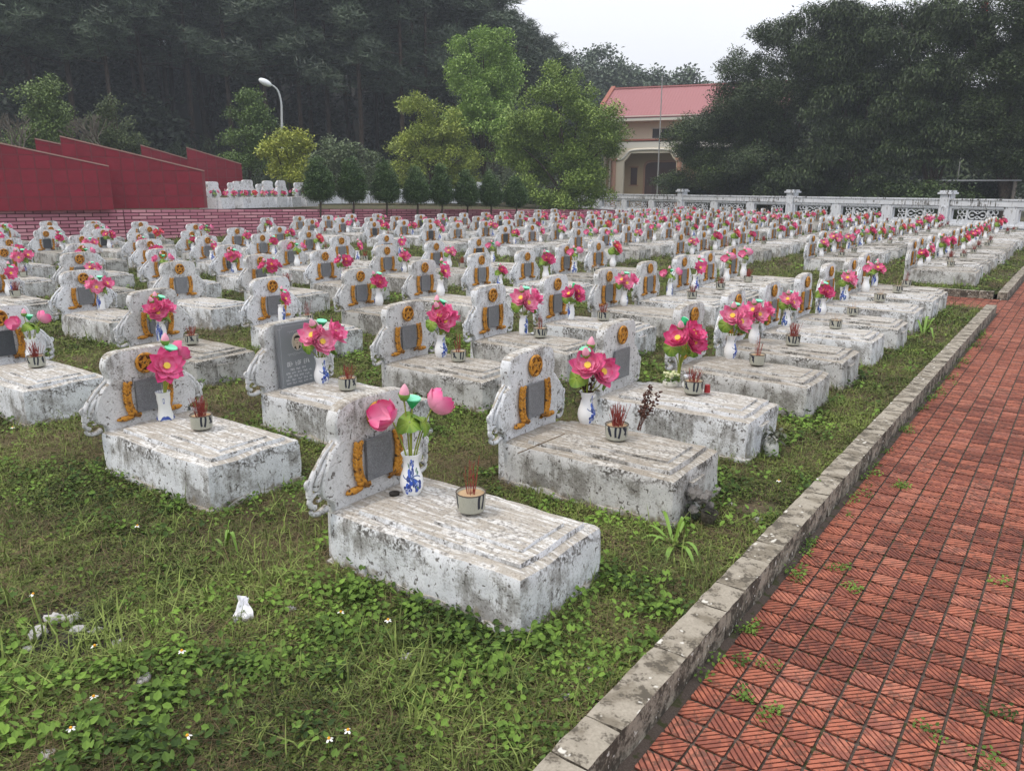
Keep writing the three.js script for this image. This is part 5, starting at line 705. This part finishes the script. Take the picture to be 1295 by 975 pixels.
  // weeds in the joints of the path and along the kerb foot
  const pw = []; for (let i = 0; i < 150; i++) { const z = -1.5 - r() * 9, x = -0.87 + r() * r() * 0.12; if (n3(z * 2.2, 7, 1) > -0.05) pw.push([x, 0.0, z, 0.5 + r() * 0.4, r()]); }
  for (const [px, py, n] of [[945, 795, 8], [1140, 615, 10], [1060, 720, 5], [1075, 745, 5], [940, 880, 5], [965, 900, 4], [1262, 735, 3], [1265, 905, 3], [1180, 925, 3], [1245, 965, 4], [1005, 735, 4], [970, 848, 3]]) { const c = onGround(px, py, 0); for (let i = 0; i < n; i++) pw.push([c.x + (r() - .5) * 0.07, 0.0, c.z + (r() - .5) * 0.07, 0.35 + r() * 0.35, r()]); }
  let tot = 0;
  const build = (name, label, g, cols, list) => { const im = new THREE.InstancedMesh(g, lawnLeaf, list.length), m = new THREE.Matrix4(), q = new THREE.Quaternion(), c = new THREE.Color(), A = new THREE.Color(cols[0]), B = new THREE.Color(cols[1]); list.forEach(([x, y, z, s, t], i) => { q.setFromEuler(new THREE.Euler((r() - .5) * 0.3, r() * 6.283, (r() - .5) * 0.3)); m.compose(V(x, y - 0.003, z), q, V(s, s * (0.8 + r() * 0.4), s)); im.setMatrixAt(i, m); c.copy(A).lerp(B, clamp(t * 0.75 + 0.4 * n3(x * 1.4, 11, z * 1.4) + 0.1)); im.setColorAt(i, c); }); im.name = name; im.castShadow = im.receiveShadow = true; im.userData.kind = 'stuff'; im.userData.label = label; im.userData.category = 'plants'; scene.add(im); tot += list.length; };
  build('clover_cover', 'tiny rounded leaves creeping over the lawn', kinds.clover.g, kinds.clover.cols, kinds.clover.list); build('grass_blades', 'short grass blades on the lawn', kinds.tuft.g, kinds.tuft.cols, kinds.tuft.list); build('leafy_weeds', 'bright green broad leaved weeds between the graves', kinds.weed.g, kinds.weed.cols, kinds.weed.list); build('dry_straw', 'brown dry stalks lying on the lawn', kinds.straw.g, kinds.straw.cols, kinds.straw.list); build('path_weeds', 'small green weeds in the joints of the tiled path', kinds.weed.g, kinds.weed.cols, pw);
  console.log('plants', tot);
}
// ───────────── small things on the lawn ─────────────
{
  const r = rng(717);
  // white daisies
  const pet = new THREE.SphereGeometry(0.0070, 6, 4).scale(1, 0.18, 0.6).translate(0.009, 0, 0), white = mat(0xe8e8e2, 0.7), yel = mat(0xd79a1e, 0.8);
  for (const [px, py] of [[45, 768], [124, 831], [91, 939], [118, 893], [233, 838], [237, 951], [415, 952], [441, 941], [432, 788], [490, 803], [18, 550], [985, 620], [655, 777], [505, 560], [175, 675]]) { const p = onGround(px, py + 4), h = 0.045 + r() * 0.03; if (inGrave(p.x, p.z)) continue; const T = thing('daisy_flower', 'small white daisy with yellow centre in the grass', 'flower', [p.x, lawnY(p.x, p.z) - 0.002, p.z], r() * 6, 'white daisies in the grass'); mesh('stem', bar(V(0, 0, 0), V(0.005, h, 0), 0.0012, 0.001, 4), M.stem, T); const c = mesh('centre', new THREE.SphereGeometry(0.005, 8, 6).translate(0.005, h, 0), yel, T); for (let k = 0; k < 5; k++) if (r() < 0.85) mesh('petal', pet.clone().rotateZ(-0.4).rotateY(k * 1.257 + r() * 0.3).translate(0.005, h, 0), white, c); }
  // grey stones on the dark bare patch
  for (const [px, py, s0] of [[70, 784, 0.024], [93, 783, 0.022], [98, 797, 0.02], [48, 805, 0.026], [149, 815, 0.016], [120, 798, 0.014], [35, 823, 0.012], [366, 772, 0.014], [512, 833, 0.018], [716, 885, 0.016], [570, 862, 0.014], [182, 862, 0.02], [745, 850, 0.013], [958, 660, 0.018], [925, 640, 0.014], [60, 958, 0.018]]) { const s = s0 * 1.25, p = onGround(px, py), g = lump(new THREE.IcosahedronGeometry(s, 2).scale(1.3, 0.5, 0.9), s * 0.5, 1.1 / s, px); g.computeVertexNormals(); const o = mesh('stone', boxUV(g, 2), mat(0xb4b2b0, 0.95), null); o.position.set(p.x, lawnY(p.x, p.z) + s * 0.3, p.z); o.rotation.y = r() * 6; tag(o, 'flat pale grey stone lying in the grass', 'stone', 'pale stones in the grass'); }
  // dark soot patch under the stones
  { const c = onGround(95, 797), im = []; for (let i = 0; i < 900; i++) { const a = r() * 6.283, d = 0.2 * Math.sqrt(r()), x = c.x + Math.cos(a) * d * 1.1, z = c.z + Math.sin(a) * d * 0.8; im.push(new THREE.OctahedronGeometry(0.003 + r() * 0.006).scale(1.3, 0.5, 1).rotateY(r() * 6).translate(x, lawnY(x, z) + 0.001, z)); } const o = mesh('burnt_gravel', merge(im), mat(0x2a2628, 1)); o.userData = { kind: 'stuff', label: 'dark burnt grit around the pale stones', category: 'gravel' }; }
  // crumpled white paper
  { const p = onGround(308, 782), g = new THREE.PlaneGeometry(0.075, 0.11, 9, 12), q = g.attributes.position; for (let i = 0; i < q.count; i++) { const x = q.getX(i), y = q.getY(i); q.setXYZ(i, x * (0.55 + 0.45 * sst(0.06, -0.04, y)) + 0.012 * n3(x * 40, y * 40, 1), y + 0.008 * n3(x * 50, y * 30, 5), 0.03 * n3(x * 34, y * 28, 3) + 0.008 * Math.sin(x * 180)); } g.computeVertexNormals(); const o = tag(mesh('crumpled_paper', g.rotateX(-0.75).rotateY(YAW + 0.2), mat(0xeeedf2, 0.8)), 'crumpled white paper scrap lying in the grass', 'paper'); o.position.set(p.x, lawnY(p.x, p.z) + 0.032, p.z); }
  // strap leaved plants
  const strap = (px, py, label, list) => { const p = onGround(px, py), T = thing('strap_leaf_plant', label, 'plant', [p.x, lawnY(p.x, p.z), p.z]); const m = mat(0x6d8f34, 0.5); for (const [a, L, h, w] of list) { const n = 10, pos = [], idx = []; for (let i = 0; i <= n; i++) { const t = i / n, x = L * t, y = h * Math.sin(Math.min(1, t * 1.05) * Math.PI * (0.5 + 0.45 * t)), ww = w * Math.pow(Math.sin(Math.PI * (0.12 + 0.86 * t)), 0.6); for (const s of [-1, 0, 1]) pos.push(x, y + Math.abs(s) * ww * 0.35, s * ww); } for (let i = 0; i < n; i++) for (let j = 0; j < 2; j++) { const k = i * 3 + j; idx.push(k, k + 3, k + 1, k + 1, k + 3, k + 4); } const g = new THREE.BufferGeometry(); g.setAttribute('position', new THREE.BufferAttribute(new Float32Array(pos), 3)); g.setIndex(idx); g.computeVertexNormals(); mesh('leaf', g.rotateY(a), m, T); } };
  strap(852, 690, 'strap leaved lily plant beside the stained grave', [[-0.75, 0.24, 0.05, 0.011], [-1.3, 0.22, 0.03, 0.012], [-0.5, 0.2, 0.06, 0.01], [2.3, 0.27, 0.09, 0.009], [2.9, 0.2, 0.05, 0.009], [1.0, 0.07, 0.13, 0.011], [1.6, 0.2, 0.07, 0.008], [-2.2, 0.12, 0.05, 0.009], [3.6, 0.16, 0.04, 0.01]]);
  strap(285, 695, 'strap leaved lily seedling in the open lawn', [[2.4, 0.14, 0.05, 0.008], [1.2, 0.05, 0.13, 0.007], [-0.2, 0.14, 0.11, 0.009], [3.2, 0.1, 0.03, 0.007]]);
  strap(1168, 425, 'strap leaved lily by the foot of the far path graves', [[2.4, 0.2, 0.16, 0.014], [0.6, 0.16, 0.2, 0.014], [-1, 0.24, 0.12, 0.014], [1.6, 0.2, 0.2, 0.013]]);
  // dried bouquet in a grey pot
  { const p = onGround(884, 660), T = thing('dried_bouquet', 'withered grey flower bouquet in a grey pot against the stained grave', 'flowers', [p.x, lawnY(p.x, p.z), p.z]); const gs = []; for (let i = 0; i < 30; i++) { const a = r() * 6.283, R = 0.085 * Math.sqrt(r()); gs.push(lump(new THREE.IcosahedronGeometry(0.017 + r() * 0.006, 2), 0.01, 60, i * 3).translate(-0.045 + Math.cos(a) * R, 0.10 + r() * 0.07 - R * 0.3, Math.sin(a) * R - 0.01)); } const g = merge(gs); g.computeVertexNormals(); mesh('withered_flowers', g, mat(0x85817d, 1, { bumpMap: concTex.bump, bumpScale: 0.01 }), T); mesh('pot', new THREE.LatheGeometry(prof([[0.001, 0], [0.03, 0], [0.036, 0.05], [0.042, 0.08], [0.036, 0.078], [0.03, 0.05], [0.001, 0.04]]), 16).rotateZ(-0.1).translate(0.055, 0, 0.03), mat(0x8c8c88, 0.8, { map: concTex.map }), T); mesh('dead_leaves', leafFan(26, 0.06, 0.05, 0.014, 0.02, 0.09, 77, 0.9).translate(-0.03, 0, 0.02), mat(0x4a5240, 0.9), T); }
  { const p = onGround(976, 578), T = thing('dried_plant', 'withered plant in a tipped white vase at the foot of a grave', 'plant', [p.x, lawnY(p.x, p.z), p.z]); mesh('vase', vaseG[0][1].clone().scale(1.1, 0.75, 1.1).rotateX(0.2), mat(0xcfd0cc, 0.5), T); mesh('withered_leaves', leafFan(46, 0.06, 0.05, 0.011, 0.1, 0.17, 78, 0.9), mat(0x565a4c, 0.95), T); }
  const find = (c, k) => graves.find(g => g.c === c && g.k === k && !g.far);
  { const g = find(1, 0), [x, z] = local(g, 0.14, 0.02), o = tag(mesh('dark_cup', new THREE.LatheGeometry(prof([[0.001, 0], [0.022, 0], [0.024, 0.014], [0.02, 0.014], [0.001, 0.01]]), 16), mat(0x2a2622, 0.6)), 'small dark dish at the foot of the headstone of the corner grave', 'dish'); o.position.set(x, g.top + 0.006, z); }
  { const g = find(2, 3), [x, z] = local(g, 0.38, -0.2), o = tag(mesh('plate', new THREE.LatheGeometry(prof([[0.001, 0.003], [0.035, 0], [0.06, 0.012], [0.058, 0.014], [0.034, 0.004], [0.001, 0.005]]), 22), mat(0xd6d8da, 0.35)), 'round white plate lying on a grave beside its vase', 'plate'); o.position.set(x, g.top + 0.008, z); }
  { const g = find(1, 1), [x, z] = local(g, 0.25, -0.235), T = place('dried_stalks', proto(q => mesh('stalks', dryG, M.dry, q)), 'dark dried flower stalks in the vase on the stained grave', 'dried flowers', x - 0.02, g.top + 0.006, z + 0.01, 0); }
  { const g = find(1, 1), [x, z] = local(g, 0.62, -0.06), T = place('dried_stalks', proto(q => mesh('stalks', dryG, M.dry, q)), 'bundle of dried stalks leaning across the graves beside an incense pot', 'dried flowers', x, g.top + 0.03, z - 0.02, 0); T.rotation.set(-0.75, -0.15, 0.0); }
  { const g = find(1, 2), [x, z] = local(g, 0.32, -0.16), T = thing('flower_bowl', 'low white ribbed bowl with small pale flowers on the wide plaque grave', 'flowers', [x, g.top + 0.006, z]); mesh('bowl', new THREE.LatheGeometry(prof([[0.001, 0], [0.04, 0], [0.052, 0.02], [0.05, 0.045], [0.044, 0.044], [0.001, 0.03]]), 18), mat(0xd8d6cc, 0.5), T); mesh('foliage', leafFan(60, 0.05, 0.035, 0.009, 0.04, 0.085, 79, 0.8), mat(0x5f7a34, 0.7), T); const fl = []; for (let i = 0; i < 18; i++) fl.push(lump(new THREE.IcosahedronGeometry(0.011, 1), 0.006, 70, i).translate((r() - .5) * 0.09, 0.075 + r() * 0.025, (r() - .5) * 0.09)); mesh('flowers', merge(fl), mat(0xd8dcae, 0.7), T); const v = tag(mesh('vase', vaseG[0][0].clone().scale(1, 0.55, 1), vaseMats[0]), 'small squat blue vase beside the low flower bowl', 'vase'); const [vx, vz] = local(g, 0.44, -0.19); v.position.set(vx, g.top + 0.006, vz); }
  { const g = find(1, 2), [x, z] = local(g, 0.62, -0.06), o = tag(mesh('red_candle', merge([new THREE.CylinderGeometry(0.017, 0.02, 0.05, 12).translate(0, 0.025, 0)]), mat(0x9c1f22, 0.5)), 'short red candle cup standing by the incense pot', 'candle'); o.position.set(x, g.tier + 0.012, z); }
  { const g = find(1, 1), [x, z] = local(g, 0.2, 0.3), o = tag(mesh('incense_stick', bar(V(-0.10, 0.045, 0.06), V(0.11, 0.16, -0.06), 0.003, 0.0025, 6), mat(0x6a5a48, 0.9)), 'single thin stick leaning against the side of the stained grave', 'stick'); o.position.set(x + 0.08, g.top - 0.06, z + 0.02); }
}
renderer.render(scene, camera);
